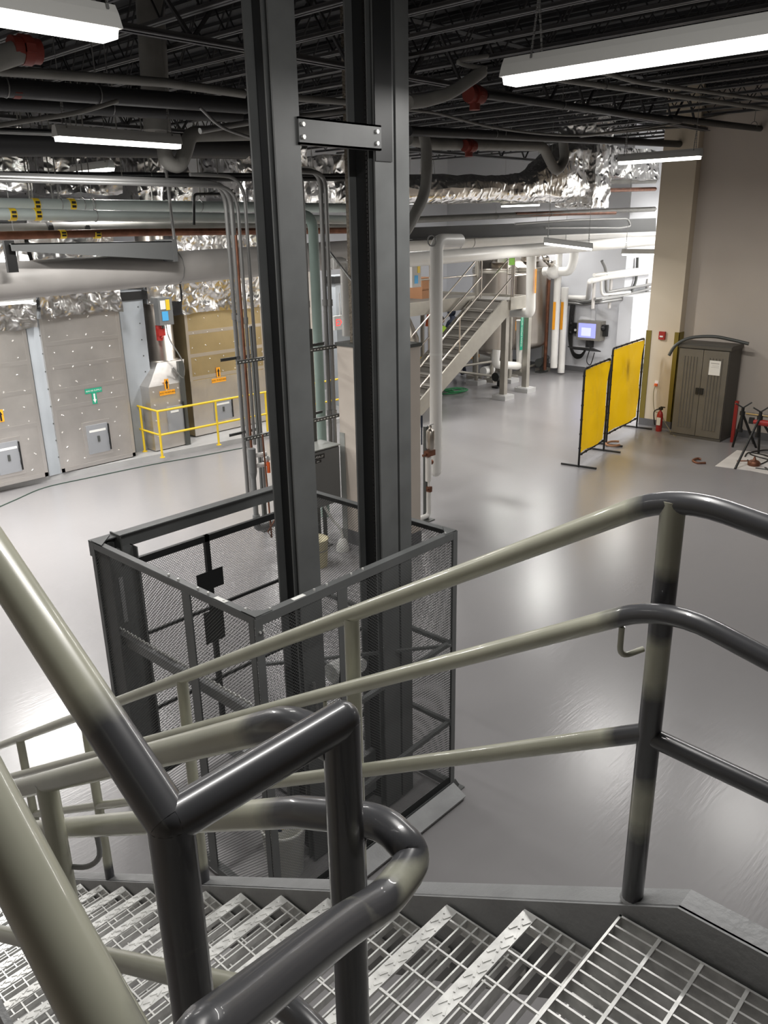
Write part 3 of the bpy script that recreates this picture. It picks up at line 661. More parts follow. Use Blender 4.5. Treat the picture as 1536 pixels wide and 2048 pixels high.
# lower aluminium skirt of the tan duct
part('lower_skirt', MB().box(x3-.005, x3+1.96, 13.985, 14.0, .12, 1.25), 'foil_board', d3, 'plain silver lower panel')
def arrow(c, h, w_, up_=True):
    s_ = 1 if up_ else -1; c = Vector(c)
    pr = [(-w_*.25, -h/2*s_), (w_*.25, -h/2*s_), (w_*.25, h*.1*s_), (w_*.55, h*.1*s_), (0, h/2*s_), (-w_*.55, h*.1*s_), (-w_*.25, h*.1*s_)]
    if s_ < 0: pr = pr[::-1]
    return MB().prism(pr, c, UX, UZ, Vector((0, -.002, 0)))
def duct_sign(parent, txt, px, py, Y, matn, tcol, w_=.36, up_=True, ax=None):
    c = PY(px, py, Y)
    t_ = sign(parent, txt, c, w_, .085, matn, tcol, size=w_/7.4)
    c2 = c+Vector((0, 0, .16 if up_ else -.14)); q = part('arrow_plate', MB().box(c2.x-.045, c2.x+.045, Y-.003, Y+.003, c2.z-.10, c2.z+.10), matn, parent)
    part('arrow', arrow(c2+Vector((0, -.004, 0)), .17, .06, up_), tcol, parent)
duct_sign(d2, 'AHU 80 SUPPLY', 187, 781, YD-.008, 'green_label', 'white_paint', .32, False)
duct_sign(d3, 'AHU 79 RETURN', 438, 760, 13.98, 'orange_label', 'black', .36, True)
c_ = PY(1, 832, YD-.008); part('arrow_plate', MB().box(c_.x-.045, c_.x+.05, YD-.012, YD-.006, c_.z-.1, c_.z+.1), 'orange_label', d1); part('arrow', arrow(c_+Vector((0, -.006, 0)), .17, .06), 'black', d1)
# round duct with transition and box
rb = thing('round_duct', 'silver round duct with tapered base and control box above the yellow rail', 'duct', (8.6, 14.2, .1))
bx0, bx1 = PY(312, 905, YD).x, PY(367, 893, YD).x+.12
part('base_box', MB().box(bx0, bx1, YD, YD+1.35, .12, 1.35), 'foil_board', rb)
rc = PY(318, 660, 14.1); zt_ = PY(318, 722, 14.0).z
mbt = MB(); 
lo = [(bx0, YD), (bx1, YD), (bx1, YD+1.35), (bx0, YD+1.35)]; hx = .30
hi = [(rc.x-hx, 14.1-hx), (rc.x+hx, 14.1-hx), (rc.x+hx, 14.1+hx), (rc.x-hx, 14.1+hx)]
mbt.add([(a, b, 1.35) for a, b in lo]+[(a, b, zt_) for a, b in hi], [(0, 1, 5, 4), (1, 2, 6, 5), (2, 3, 7, 6), (3, 0, 4, 7), (4, 5, 6, 7)])
part('transition', mbt, 'foil_board', rb)
part('round_pipe', MB().lathe((rc.x, 14.1, zt_), [(.30, 0), (.30, .02), (.265, .025), (.265, 2.6)], 28), 'stainless', rb)
part('foil_wrap', foil_shell(rc.x-.36, rc.x+.36, 13.8, 14.5, 2.85, 3.6, .04), 'foil', rb)
pn = MB()
for z in (.4, .7, 1.0, 1.25):
    for f in (.12, .5, .85): pn.cyl((bx0+(bx1-bx0)*f, YD, z), (bx0+(bx1-bx0)*f, YD-.012, z), .016, 6)
part('insulation_pin', pn, 'pin', rb, kind='stuff')
duct_sign(rb, 'AHU 79 RETURN', 335, 785, YD-.01, 'orange_label', 'black', .34, True)
ax = PY(334, 840, YD); part('access_door', MB().box(ax.x+.02, ax.x+.36, YD-.03, YD, .42, .92), 'door_grey', rb); part('door_label', MB().box(ax.x+.08, ax.x+.26, YD-.034, YD-.03, .80, .84), 'white_tape', rb); part('door_hinge', MB().box(ax.x+.36, ax.x+.385, YD-.05, YD-.01, .4, .98), 'black', rb)
cb0 = PY(323, 622, 13.75)
part('control_box', MB().box(cb0.x-.14, cb0.x+.16, 13.62, 13.78, cb0.z-.25, cb0.z+.25), 'box_grey', rb, 'grey control box with coloured stickers')
part('sticker', MB().box(cb0.x+.02, cb0.x+.10, 13.612, 13.62, cb0.z+.02, cb0.z+.21), 'yellow_paint', rb, 'yellow sticker'); part('sticker', MB().box(cb0.x-.10, cb0.x+.01, 13.612, 13.62, cb0.z+.04, cb0.z+.20), 'white_paint', rb, 'white sticker')
part('sticker', MB().box(cb0.x-.08, cb0.x+.05, 13.612, 13.62, cb0.z-.17, cb0.z-.0), 'blue_label', rb, 'blue sticker')
ac = PY(320, 668, 13.78)
part('actuator', MB().cyl((ac.x, 13.80, ac.z+.16), (ac.x, 13.80, ac.z-.12), .06, 12).box(ac.x-.07, ac.x+.07, 13.70, 13.80, ac.z-.03, ac.z+.1).ball((ac.x, 13.72, ac.z-.06), .03, 8), 'red_paint', rb, 'red and silver actuator')
part('sensor_cable', MB().tube(spline([(ac.x+.1, 13.7, cb0.z-.25), (ac.x+.12, 13.66, ac.z-.1), (ac.x+.32, 13.6, ac.z-.55), (ac.x+.28, 13.58, ac.z-.85), (ac.x+.08, 13.57, 1.65)], 6), .012, 8), 'conduit', rb)
single('slotted_strut', MB().box(PY(375, 880, YD).x-.05, PY(375, 880, YD).x+.05, YD-.03, YD+.05, .1, 1.75), 'strut', 'dark upright strut between the round duct and the tan duct', 'strut')
# foil wrapped upper plenums
for (a, b, y0, z0, z1, lab) in [(3.3, X(62, 600)+.02, YD-.06, 2.66, 4.25, 'crumpled foil plenum on the duct at the left edge'), (X(80, 640)-.02, X(238, 605), YD-.06, 2.78, 4.3, 'crumpled foil plenum on the duct with the green sign'), (x3-.05, x3+2.0, 13.94, 2.55, 4.2, 'crumpled foil plenum on the tan tinted duct')]:
    single('foil_plenum', foil_shell(a, b, y0, y0+1.4, z0, z1), 'foil', lab, 'duct', 'foil wrapped plenums')
for (a, b, y0, z0, z1, lab) in [(4.6, 6.15, 12.9, 4.72, 5.6, 'foil duct high at the left edge above the blue pipes'), (6.55, 7.9, 13.3, 4.72, 5.7, 'foil duct above the blue pipes behind the small strip light'), (8.35, 9.4, 13.5, 4.6, 5.6, 'narrow foil duct riser behind the drain trap'), (10.1, 11.9, 13.0, 4.5, 5.7, 'foil duct high up seen through the left conduits'), (12.2, 13.6, 12.6, 4.5, 5.5, 'foil duct high up between the two lift masts')]:
    single('foil_duct', foil_shell(a, b, y0, y0+1.1, z0, z1, .06, 2.2), 'foil', lab, 'duct', 'foil wrapped overhead ducts')
# more ducts further right behind the masts
duct_body('foil board duct seen between the lift mast and the conduits', 11.7, 12.55, 13.6, 15, 3.6, 'foil_board', None, (1.3, 2.4), True)
# columns between ducts
for (px, py, Y, wd, lab) in [(63, 620, 13.64, .27, 'blue grey steel column between the two left foil ducts'), (263, 620, 13.9, .50, 'blue grey steel column with a black cap left of the round duct'), (500, 700, 14.4, .30, 'blue grey column behind the left conduits'), (690, 640, 13.9, .55, 'blue grey column left of the rough fireproofed column')]:
    cx = PY(px, py, Y).x; t = thing('steel_column', lab, 'column', (cx, Y, 0))
    part('shaft', MB().box(cx-wd/2, cx+wd/2, Y, Y+.3, .1, 3.1), 'bluegrey_paint', t)
    part('cap', MB().box(cx-wd/2-.05, cx+wd/2+.05, Y-.03, Y+.3, 2.93, 3.08), 'black', t)
    bm = MB(); z = .4
    while z < 2.9: bm.cyl((cx+wd*.28, Y, z), (cx+wd*.28, Y-.01, z), .012, 6); z += .3
    part('bolt', bm, 'strut', t, kind='stuff')
# yellow guard rail
yr = thing('yellow_guardrail', 'yellow pipe guardrail standing on the pad before the round duct', 'guardrail', (8.2, 13.2, .1))
g0, g1 = PZ(325, 915, .1), PZ(438, 890, .1); dirx = (g1-g0).normalized()
zT, zM = .98, .53
P = [g0, g1, g0+dirx*2.45, g0+dirx*3.7, g0+dirx*4.95]; Pb = PZ(290, 903, .1)
for p in P+[Pb]: part('post', MB().cyl(p, (p.x, p.y, zT), .022, 10).cyl((p.x, p.y, .1), (p.x, p.y, .112), .05, 10), 'yellow_paint', yr)
end = P[-1]; back = g0+(Pb-g0)*1.7
for z in (zT, zM): part('rail', MB().tube([(back.x, back.y, z), (g0.x, g0.y, z), (end.x, end.y, z)], .021, 10), 'yellow_paint', yr)

fr = thing('yellow_guardrail', 'short yellow guardrail end seen through the far steel stair', 'guardrail', (13.8, 13.8, .0))
ga, gb = PY(820, 722, 13.5), PY(857, 712, 13.5)
part('rail', MB().tube([ga-UX*.3, gb], .025, 10), 'yellow_paint', fr); part('post', MB().cyl((ga.x+.15, 13.5, 0), (ga.x+.15, 13.5, ga.z), .022, 10), 'yellow_paint', fr); part('post', MB().cyl((gb.x-.02, 13.5, 0), (gb.x-.02, 13.5, gb.z), .022, 10), 'yellow_paint', fr)
# green cord along the pad
single('floor_cable', MB().tube(spline([PZ(-20, 1022, .008), PZ(30, 1000, .008), PZ(90, 975, .008), PZ(180, 955, .008), PZ(300, 930, .008), PZ(400, 912, .008), PZ(500, 893, .008)], 6), .009, 6), 'cable_dark', 'thin dark green cable lying along the foot of the pad', 'cable')
# ================================================================== CONDUITS, RACKS, COLUMN, ELECTRICAL BOX
def conduit(label, pts, r, matn='conduit', cat='conduit', group=None, rad=.3, name='conduit', couple=()):
    t = thing(name, label, cat, Vector(pts[-1]) if Vector(pts[-1]).z < Vector(pts[0]).z else Vector(pts[0]), group)
    part('tube', MB().tube(bend(pts, rad), r, 12), matn, t)
    for p in couple: p = Vector(p); part('coupling', MB().cyl(p-UZ*.04, p+UZ*.04, r*1.35, 12), 'conduit', t)
    return t
YC = 8.7
def cpath(hx, hy, bx, by, ex, ey, Y=YC): a = PY(hx, hy, Y); b = PY(bx, by, Y); e = PY(ex, ey, Y); b2 = Vector((b.x, Y, a.z)); return [(a.x, Y, a.z), b2, (b.x, Y, max(.0, e.z))]
for k, (hy, bx, ey, r, lab) in enumerate([(348, 452, 1000, .028, 'leftmost galvanized conduit bending down by the left mast'), (352, 463, 1010, .033, 'second galvanized conduit from the left in the left bundle'), (358, 476, 890, .022, 'short galvanized conduit ending in the flow meter')]):
    p = cpath(-60, hy, bx, hy+60, bx+30, ey, YC-.06*k); conduit(lab, p, r, couple=[(p[1][0], p[1][1], p[1][2]-1.6)])
p = cpath(380, 349, 490, 400, 500, 1010, YC-.15); conduit('galvanized conduit closest to the left lift mast', p, .022)
pc = PY(472, 470, YC-.25); conduit('thin red copper pipe running down among the conduits', [(pc.x, YC-.25, pc.z), (pc.x, YC-.25, .7)], .017, 'copper', 'pipe', name='copper_pipe')
for k, (hx, hy, bx, r, lab) in enumerate([(570, 345, 604, .02, 'thin conduit right of the left lift mast'), (590, 340, 640, .03, 'galvanized conduit entering the electrical box at left'), (600, 343, 650, .028, 'galvanized conduit entering the electrical box at right')]):
    a = PY(hx, hy, 8.0-.05*k); b = PY(bx, hy, 8.0-.05*k); conduit(lab, [(a.x, a.y, a.z), (b.x, b.y, a.z), (b.x, b.y, 1.3 if k else 1.0)], r, couple=[(b.x, b.y, 3.2), (b.x, b.y, 1.75)])
a = PY(560, 430, 8.6); b = PY(625, 430, 8.6); conduit('pale green insulated pipe dropping behind the left lift mast', [a, (b.x, 8.6, a.z), (b.x, 8.6, 0)], .07, 'green_pipe', 'pipe', name='green_pipe', rad=.2)
a = PY(645, 500, 8.3); c2 = PX(714, 575, 7.33); conduit('thin conduit angling over to the beige column', [(a.x, 8.3, a.z+.1), (c2.x, c2.y, c2.z), (7.33, c2.y, .05)], .016, rad=.15)
# strut racks
for (x0_, y0_, x1_, y1_, Y, lab) in [(470, 725, 530, 712, YC-.3, 'upper black slotted strut clamping the left conduits'), (487, 878, 540, 862, YC-.3, 'lower black slotted strut clamping the left conduits'), (600, 703, 680, 687, 7.75, 'upper black slotted strut clamping the right conduits'), (608, 845, 676, 832, 7.75, 'lower black slotted strut clamping the right conduits')]:
    a, b = PY(x0_, y0_, Y), PY(x1_, y1_, Y); b.z = a.z
    t = thing('strut_rack', lab, 'strut', a)
    mb = MB(); mb.box(a.x, b.x, Y-.045, Y-.04, a.z-.02, a.z+.02).box(a.x, b.x, Y-.045, Y, a.z-.022, a.z-.018).box(a.x, b.x, Y-.045, Y, a.z+.018, a.z+.022)
    part('channel', mb, 'strut', t); mb = MB(); mb.box(a.x, b.x, Y+.30, Y+.305, a.z-.02, a.z+.02).box(a.x, b.x, Y+.27, Y+.30, a.z+.018, a.z+.022); part('channel', mb, 'strut', t)
    sl = MB(); xx = a.x+.03
    while xx < b.x-.03: sl.box(xx, xx+.03, Y-.047, Y-.044, a.z-.006, a.z+.006); xx += .055
    part('slot', sl, 'white_tape', t, kind='stuff')
# upright struts carrying racks
for (px, Y, lab) in [(522, YC+.1, 'slotted upright strut behind the left conduits'), (632, 7.9, 'slotted upright strut behind the right conduits')]:
    xx = PY(px, 900, Y).x; single('strut_post', MB().box(xx-.03, xx+.03, Y, Y+.04, 0, 2.9).box(xx-.08, xx+.08, Y-.04, Y+.08, 0, .012), 'strut', lab, 'strut')
# flow meter / valve set at left of mast
vp = PY(505, 930, 8.3)
fm = thing('valve_set', 'dark grey pipe valve set with silver fittings left of the lift mast', 'valve', (vp.x, 8.3, 0))
part('body', MB().cyl((vp.x, 8.3, vp.z+.22), (vp.x, 8.3, vp.z-.1), .055, 14).cyl((vp.x, 8.3, vp.z-.1), (vp.x, 8.3, vp.z-.18), .055, 14, .035).cyl((vp.x, 8.3, vp.z-.18), (vp.x, 8.3, .35), .035, 12), 'box_grey', fm)
part('fitting', MB().cyl((vp.x, 8.3, vp.z+.12), (vp.x+.2, 8.25, vp.z+.12), .03, 10).cyl((vp.x, 8.3, vp.z-.02), (vp.x+.2, 8.25, vp.z-.02), .03, 10).ball((vp.x+.2, 8.25, vp.z+.05), .05, 10), 'galvanized', fm)
part('elbow', MB().tube(bend([(vp.x, 8.3, .5), (vp.x, 8.3, .3), (vp.x+.35, 8.3, .3)], .08), .05, 12), 'box_grey', fm)
part('rod', MB().tube([(vp.x+.12, 8.2, vp.z+.4), (vp.x+.16, 8.2, .15), (vp.x+.02, 8.1, .3), (vp.x+.3, 8.2, .45)], .012, 6), 'copper', fm, 'thin rusty rod')
op = PY(537, 935, 8.2); part('orange_band', MB().cyl((op.x, 8.2, op.z-.07), (op.x, 8.2, op.z+.07), .024, 10), 'hivis_orange', fm, 'orange band')
# electrical box
ex0, ex1 = PY(606, 915, 7.55).x, PY(679, 892, 7.55).x; ez0, ez1 = PY(680, 1003, 7.55).z, PY(678, 890, 7.55).z
eb = thing('electrical_box', 'large grey electrical enclosure with a black name label on a strut stand', 'electrical box', ((ex0+ex1)/2, 7.7, 0))
part('enclosure', MB().box(ex0-.15, ex1, 7.57, 7.92, ez0, ez1), 'box_grey', eb); part('door', MB().box(ex0-.14, ex1-.01, 7.55, 7.57, ez0+.02, ez1-.02), 'box_grey', eb)
part('top_plate', MB().box(ex0-.16, ex1+.01, 7.54, 7.93, ez1, ez1+.012), 'box_top', eb, 'paler top')  # top plate in a paler grey than the enclosure
sp_ = PY(636, 915, 7.54); lp = part('name_label', MB().box(sp_.x-.12, sp_.x+.12, 7.544, 7.55, sp_.z-.03, sp_.z+.03), 'black', eb, 'black engraved label'); t_ = mk('lettering', text_mb('DP-PDA-2F', .042, (sp_.x, 7.543, sp_.z), UX, UZ, -.0), 'white_paint'); t_.parent = lp
lp = part('name_label', MB().box(sp_.x-.06, sp_.x+.06, 7.544, 7.55, sp_.z-.075, sp_.z-.04), 'black', eb); t_ = mk('lettering', text_mb('480V', .026, (sp_.x, 7.543, sp_.z-.058), UX, UZ, 0), 'white_paint'); t_.parent = lp
part('latch', MB().box(ex1, ex1+.03, 7.6, 7.63, ez0-.02, ez0+.15), 'black', eb)
for xx in (ex0+.12, ex1-.18): part('leg', MB().box(xx, xx+.04, 7.70, 7.74, 0, ez0).box(xx-.05, xx+.09, 7.65, 7.80, 0, .015), 'strut', eb)
part('floor_conduit', MB().tube([((ex0+ex1)/2+.05, 7.85, 0), ((ex0+ex1)/2+.05, 7.85, ez0)], .055, 14), 'grey_pipe', eb)
part('flex_cable', MB().tube(spline([(ex1-.28, 7.6, ez0), (ex1-.22, 7.5, ez0-.2), (ex1-.16, 7.42, .3), (ex1-.15, 7.4, .12)], 6), .02, 8).lathe((ex1-.15, 7.4, 0), [(.09, 0), (.09, .06), (.05, .16), (.03, .17)], 12), 'cable_white', eb, 'pale flexible cable with a domed foot')
bu = PZ(655, 1135, 0); bp_ = PZ(632, 1130, 0)
t = thing('bucket', 'dull yellow round bucket seen through the lift mesh', 'bucket', bp_)
part('body', MB().lathe(bp_, [(.15, 0), (.17, .36), (.18, .37), (.165, .37), (.15, .03)], 20), 'bucket', t); part('handle', MB().tube(spline([bp_+Vector((.17, 0, .33)), bp_+Vector((.12, -.15, .25)), bp_+Vector((-.1, -.17, .25)), bp_+Vector((-.17, 0, .33))], 6), .006, 6), 'conduit', t)
# fireproofed column with beige cladding
cl = thing('clad_column', 'rough brown fireproofed column with smooth beige cladding below', 'column', (7.7, 7.1, 0))
part('fireproofing', MB().box(7.45, 7.85, 6.95, 7.50, 2.7, DECK), 'fireproof', cl, 'rough brown sprayed fireproofing')
part('cladding', MB().box(7.35, 7.95, 6.75, 7.64, 0, 2.70), 'column_beige', cl, 'smooth beige cladding'); part('edge_guard', MB().box(7.343, 7.352, 7.55, 7.645, .0, 1.55), 'box_top', cl, 'brown edge guard')
part('base_band', MB().box(7.343, 7.96, 6.74, 7.655, 0, .2), 'base_grey', cl); part('top_trim', MB().box(7.33, 7.97, 6.73, 7.66, 2.69, 2.73), 'strut', cl)
wp = PY(678, 540, 8.0)
conduit('white insulated pipe dropping to the column top', [(wp.x-.1, 8.0, 3.68), (wp.x+.12, 8.0, 3.68), (wp.x+.12, 8.0, 2.73)], .075, 'pvc_white', 'pipe', rad=.12, name='white_pipe')
# exit sign
es = PY(683, 645, 10.5); t = thing('exit_sign', 'white EXIT sign with red letters hanging left of the brown column', 'sign', es)
part('box', MB().box(es.x-.17, es.x+.17, 10.5, 10.56, es.z-.12, es.z+.12), 'white_paint', t)
part('lettering', text_mb('EXIT', .17, (es.x+.03, 10.498, es.z), UX, UZ, 0), 'exit_red', t, 'red EXIT letters'); part('stem', MB().cyl((es.x, 10.53, es.z+.12), (es.x, 10.53, es.z+.5), .01, 8), 'white_paint', t)
# ================================================================== CEILING STRUCTURE
JB, JT = 5.98, DECK-.03
def joist(x, y0, y1, label, group):
    t = thing('bar_joist', label, 'joist', (x, (y0+y1)/2, JB), group)
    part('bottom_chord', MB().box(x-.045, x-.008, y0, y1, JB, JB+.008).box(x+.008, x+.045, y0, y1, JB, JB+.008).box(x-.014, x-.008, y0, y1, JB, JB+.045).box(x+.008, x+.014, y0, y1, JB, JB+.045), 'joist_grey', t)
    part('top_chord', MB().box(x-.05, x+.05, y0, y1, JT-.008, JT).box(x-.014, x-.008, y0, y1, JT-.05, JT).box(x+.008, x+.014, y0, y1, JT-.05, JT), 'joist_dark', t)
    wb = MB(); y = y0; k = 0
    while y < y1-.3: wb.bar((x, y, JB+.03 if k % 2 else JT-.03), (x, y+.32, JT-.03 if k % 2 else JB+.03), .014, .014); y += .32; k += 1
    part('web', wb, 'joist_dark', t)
    return t
jt = joist(1.3, .2, 16.9, 'open web steel roof joist running away under the dark deck', 'open web roof joists')
for k in range(1, 26):
    if 1.3+.76*k < 21.3: clone(jt, (.76*k, 0, 0))
def girder(y, x0, x1, zb, label, d=.5):
    t = thing('truss_girder', label, 'girder', ((x0+x1)/2, y, zb), None)
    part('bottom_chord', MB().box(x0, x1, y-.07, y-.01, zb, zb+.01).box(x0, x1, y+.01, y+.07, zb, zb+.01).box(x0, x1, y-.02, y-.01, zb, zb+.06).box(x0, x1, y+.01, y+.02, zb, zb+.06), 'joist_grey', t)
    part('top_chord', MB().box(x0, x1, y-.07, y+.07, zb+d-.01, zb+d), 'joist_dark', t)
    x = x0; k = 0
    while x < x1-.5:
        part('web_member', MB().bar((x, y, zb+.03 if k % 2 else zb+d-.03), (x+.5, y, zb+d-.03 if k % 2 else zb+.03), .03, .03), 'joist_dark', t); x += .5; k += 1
g0z = 5.72
girder(PZ(330, 75, g0z).y, 1.5, 16.5, g0z, 'truss girder crossing nearest the camera under the deck', .62)
girder(12.3, 2, 21.5, 5.62, 'truss girder crossing over the foil ducts', .7)
# overhead runs --------------------------------------------------------------
def run(name, label, pxs, Y, r, matn, cat='pipe', group=None, rad=.15, seg=14, hang=(), ax='Y'):
    f_ = PY if ax == 'Y' else (PX if ax == 'X' else PZ)
    pts = [f_(x, y, Y) for x, y in pxs]
    t = thing(name, label, cat, min(pts, key=lambda p: p.z), group)
    part('tube', MB().tube(bend(pts, rad) if len(pts) > 2 else pts, r, seg), matn, t)
    for x, y, yt in hang:                                    # clevis hanger and rod
        p = f_(x, y, Y); top = f_(x, yt, Y).z if yt is not None else JB
        part('hanger', MB().cyl((p.x, p.y, p.z+r), (p.x, p.y, top), .006, 6).tube([p+Vector((0, math.sin(a*math.pi/6)*(r+.006), math.cos(a*math.pi/6)*(r+.006))) for a in range(13)], .006, 6), 'conduit', t)
    return t
def band(t, p, r, matn='yellow_paint', w_=.04, dirv=UX):
    p = Vector(p); part('marker_band', MB().cyl(p-dirv*w_, p+dirv*w_, r+.004, 16), matn, t); part('band_mark', MB().box(p.x-.026, p.x+.026, p.y-r-.012, p.y-r-.004, p.z-r*.5, p.z-r*.1).box(p.x-.026, p.x+.026, p.y-r-.012, p.y-r-.004, p.z+r*.15, p.z+r*.55), 'black', t)
NO = None
pp = run('overhead_pipe', 'upper pale grey insulated pipe with yellow arrow bands at left', [(-60, 408), (700, 416)], 10.6, .075, 'blue_pipe', hang=[(120, 408, 352), (165, 409, 352), (185, 409, 352), (400, 412, 385)])
for px in (70, 142): band(pp, PY(px, 409.5, 10.6), .075)
pp = run('overhead_pipe', 'lower pale green insulated pipe under the grey one at left', [(-60, 427), (705, 440)], 10.3, .07, 'blue_pipe', hang=[(190, 431, 395)])
for px in (23, 73): band(pp, PY(px, 429, 10.3), .07)
pp = run('overhead_pipe', 'dark grey jacketed pipe above the copper pipe at left', [(-60, 461), (260, 452), (700, 452)], 11.3, .075, 'grey_pipe')
for px in (97, 170): band(pp, PY(px, 457, 11.3), .075, 'black')
pp = run('copper_pipe', 'brown copper pipe with two yellow bands at left', [(-60, 473), (260, 465), (700, 461)], 10.2, .05, 'copper')
for px in (124, 193): band(pp, PY(px, 468.5, 10.2), .05)
run('overhead_pipe', 'thick light grey jacketed pipe crossing in front of the foil plenums', [(-60, 568), (450, 528), (700, 508)], 9.6, .21, 'grey_jacket', hang=[(350, 535, 515)])
run('overhead_pipe', 'thin black pipe above the pale pipes at left', [(-60, 349), (690, 352)], 10.9, .04, 'dark_pipe', hang=[(75, 350, NO), (155, 350, NO), (300, 350, NO)])
run('overhead_pipe', 'second thin black pipe above the pale pipes at left', [(-60, 358), (690, 358)], 10.4, .035, 'dark_pipe')
run('overhead_pipe', 'black sprinkler main behind the upper left strip light', [(-60, 170), (490, 212)], 7.4, .075, 'dark_pipe', hang=[(195, 190, NO), (10, 174, NO)])
run('overhead_pipe', 'second black sprinkler main just under the first at upper left', [(-60, 202), (480, 232)], 8.2, .07, 'dark_pipe', hang=[(222, 215, NO)])
run('overhead_pipe', 'wide black pipe behind the lamp at left', [(-60, 283), (490, 293)], 9.2, .14, 'dark_pipe')
run('overhead_pipe', 'black pipe just above the foil ducts at left', [(-60, 300), (490, 310)], 10.5, .06, 'dark_pipe')
run('strut_run', 'pale grey strut channel crossing the ceiling at upper left', [(-60, 137), (330, 165), (490, 188)], 6.2, .035, 'grey_pipe', 'strut', seg=4, rad=.05)
run('strut_run', 'pale grey conduit between the masts and the left strut', [(560, 193), (725, 207)], 6.3, .03, 'grey_pipe', 'conduit', seg=8)
run('conduit_run', 'thin white conduit sloping behind the masts at upper left', [(400, 262), (490, 246), (600, 232), (730, 218)], 7.2, .028, 'conduit', 'conduit', rad=.3)
run('cable_run', 'drooping grey cable over the upper left lamp', [(-40, 258), (60, 240), (150, 228), (235, 202)], 6.9, .018, 'grey_pipe', 'cable', rad=.5, seg=8)
run('conduit_run', 'thin conduit stepping down right of the upper left lamp', [(400, 215), (440, 255), (500, 275)], 7.0, .015, 'conduit', 'conduit', seg=8)
run('conduit_run', 'thin conduit just under the lamp row at left', [(-40, 262), (110, 268)], 8.4, .02, 'conduit', 'conduit', seg=8)
run('support_rod', 'long vertical rod holding the grey tray at left', [(330, 325), (350, 488)], 9.6, .02, 'conduit', 'rod', seg=8)
# bracket trapeze at (385-475, 388)
run('pipe_trapeze', 'black bent rod trapeze beside the left conduits', [(388, 450), (388, 388), (470, 388)], 9.7, .018, 'black', 'bracket', rad=.06, seg=8)
# drain trap with riser
tp_ = thing('drain_pipe', 'grey drain riser ending in a U trap behind the upper left lamp', 'pipe', PY(340, 330, 8.6))
q = lambda x, y: PY(x, y, 8.6)
part('riser', MB().cyl(q(315, 262), Vector((q(310, 100).x, 8.6, JT-.02)), .15, 20), 'grey_pipe', tp_)
part('trap', MB().tube(bend([q(325, 262), q(331, 322), q(358, 335), q(372, 300), q(380, 268), q(500, 266)], .14), .085, 16), 'grey_pipe', tp_)
# sheet metal tray
a, b, c_, d_ = PY(22, 487, 9.2), PY(345, 482, 9.2), PY(348, 520, 9.2), PY(25, 502, 9.2)
t = thing('drip_tray', 'wide grey sheet metal tray hung under the copper pipe at left', 'tray', d_)
mb = MB(); mb.prism([(a.x, a.z), (d_.x, d_.z), (c_.x, c_.z), (b.x, b.z)], (0, 9.2, 0), UX, UZ, UY*.02); mb.prism([(a.x, a.z), (a.x, a.z-.012), (b.x, b.z-.012), (b.x, b.z)], (0, 9.2, 0), UX, UZ, UY*.45)
part('pan', mb, 'box_grey', t); part('end_lip', MB().box(b.x-.01, b.x+.05, 9.19, 9.6, c_.z-.02, b.z+.02), 'box_grey', t)
part('end_plate', MB().box(a.x-.05, a.x+.06, 9.25, 9.30, a.z-.3, a.z+.03), 'black', t)
# hanger rods at left
for k, (px, y0_, y1_, Y) in enumerate([(60, 300, 405, 10.6), (66, 300, 405, 10.6), (105, 300, 400, 10.6), (118, 300, 402, 10.6), (165, 290, 350, 11), (178, 290, 350, 11), (245, 300, 362, 10.6), (292, 305, 352, 11), (305, 300, 400, 10.9), (400, 300, 390, 10.6), (408, 300, 390, 10.6), (438, 300, 380, 10.8), (595, 330, 405, 10.5)]):
    p, p2 = PY(px, y1_, Y), PY(px, y0_, Y)
    single('hanger_rod', MB().cyl(p, (p.x, p.y, JB), .008, 6).cyl(p, p-UZ*.03, .016, 6), 'grey_pipe', 'thin threaded rod hanging from the joists over the left pipes', 'rod', 'threaded rods over the left pipes')
# red couplings
for (px, py, Y, r, lab) in [(50, 100, 5.6, .075, 'red pipe coupling at the upper left corner'), (31, 182, 7.4, .05, 'small red sprinkler fitting on the black main at left')]:
    c = PY(px, py, Y); single('pipe_coupling', MB().cyl(c-UX*.09, c+UX*.09, r, 16).cyl(c-UX*.03, c+UX*.03, r*1.2, 16).box(c.x-.03, c.x+.03, c.y-r*1.3, c.y+r*1.3, c.z-.025, c.z+.025), 'red_dark', lab, 'coupling')
run('overhead_pipe', 'grey pipe joining the red coupling at the upper left corner', [(-60, 135), (50, 100)], 5.6, .07, 'grey_pipe')
# ---- right part of the ceiling
run('overhead_pipe', 'light conduit crossing behind the large lamp at upper right', [(1068, 152), (1536, 218)], 5.2, .030, 'grey_pipe', 'pipe', hang=[(1210, 172, NO)])
run('overhead_pipe', 'bent light conduit above the crossing one at upper right', [(1110, 147), (1200, 143), (1272, 164), (1560, 204)], 5.0, .024, 'grey_pipe', rad=.25)
run('overhead_pipe', 'dark pipe leading from the red coupling to the right', [(972, 190), (1360, 242)], 6.0, .045, 'dark_pipe', hang=[(1125, 210, NO)])
run('overhead_pipe', 'dark pipe running to the right edge below the lamp', [(1340, 236), (1560, 262)], 6.0, .05, 'dark_pipe', hang=[(1508, 250, 205)])
run('flexible_hose', 'grey flexible hose curving down left of the large lamp', [(818, 205), (845, 203), (900, 188), (965, 143)], 4.2, .045, 'grey_pipe', 'hose', rad=.3)
run('conduit_run', 'small conduit loop beside the large lamp end', [(975, 112), (930, 118), (912, 124), (935, 132), (972, 136)], 4.2, .016, 'grey_pipe', 'conduit', rad=.06, seg=8)
run('cable_run', 'long drooping grey cable across the right ceiling', [(818, 220), (870, 225), (980, 255), (1080, 268), (1160, 272), (1300, 255), (1400, 238), (1560, 206)], 6.6, .016, 'grey_pipe', 'cable', rad=.5, seg=8)
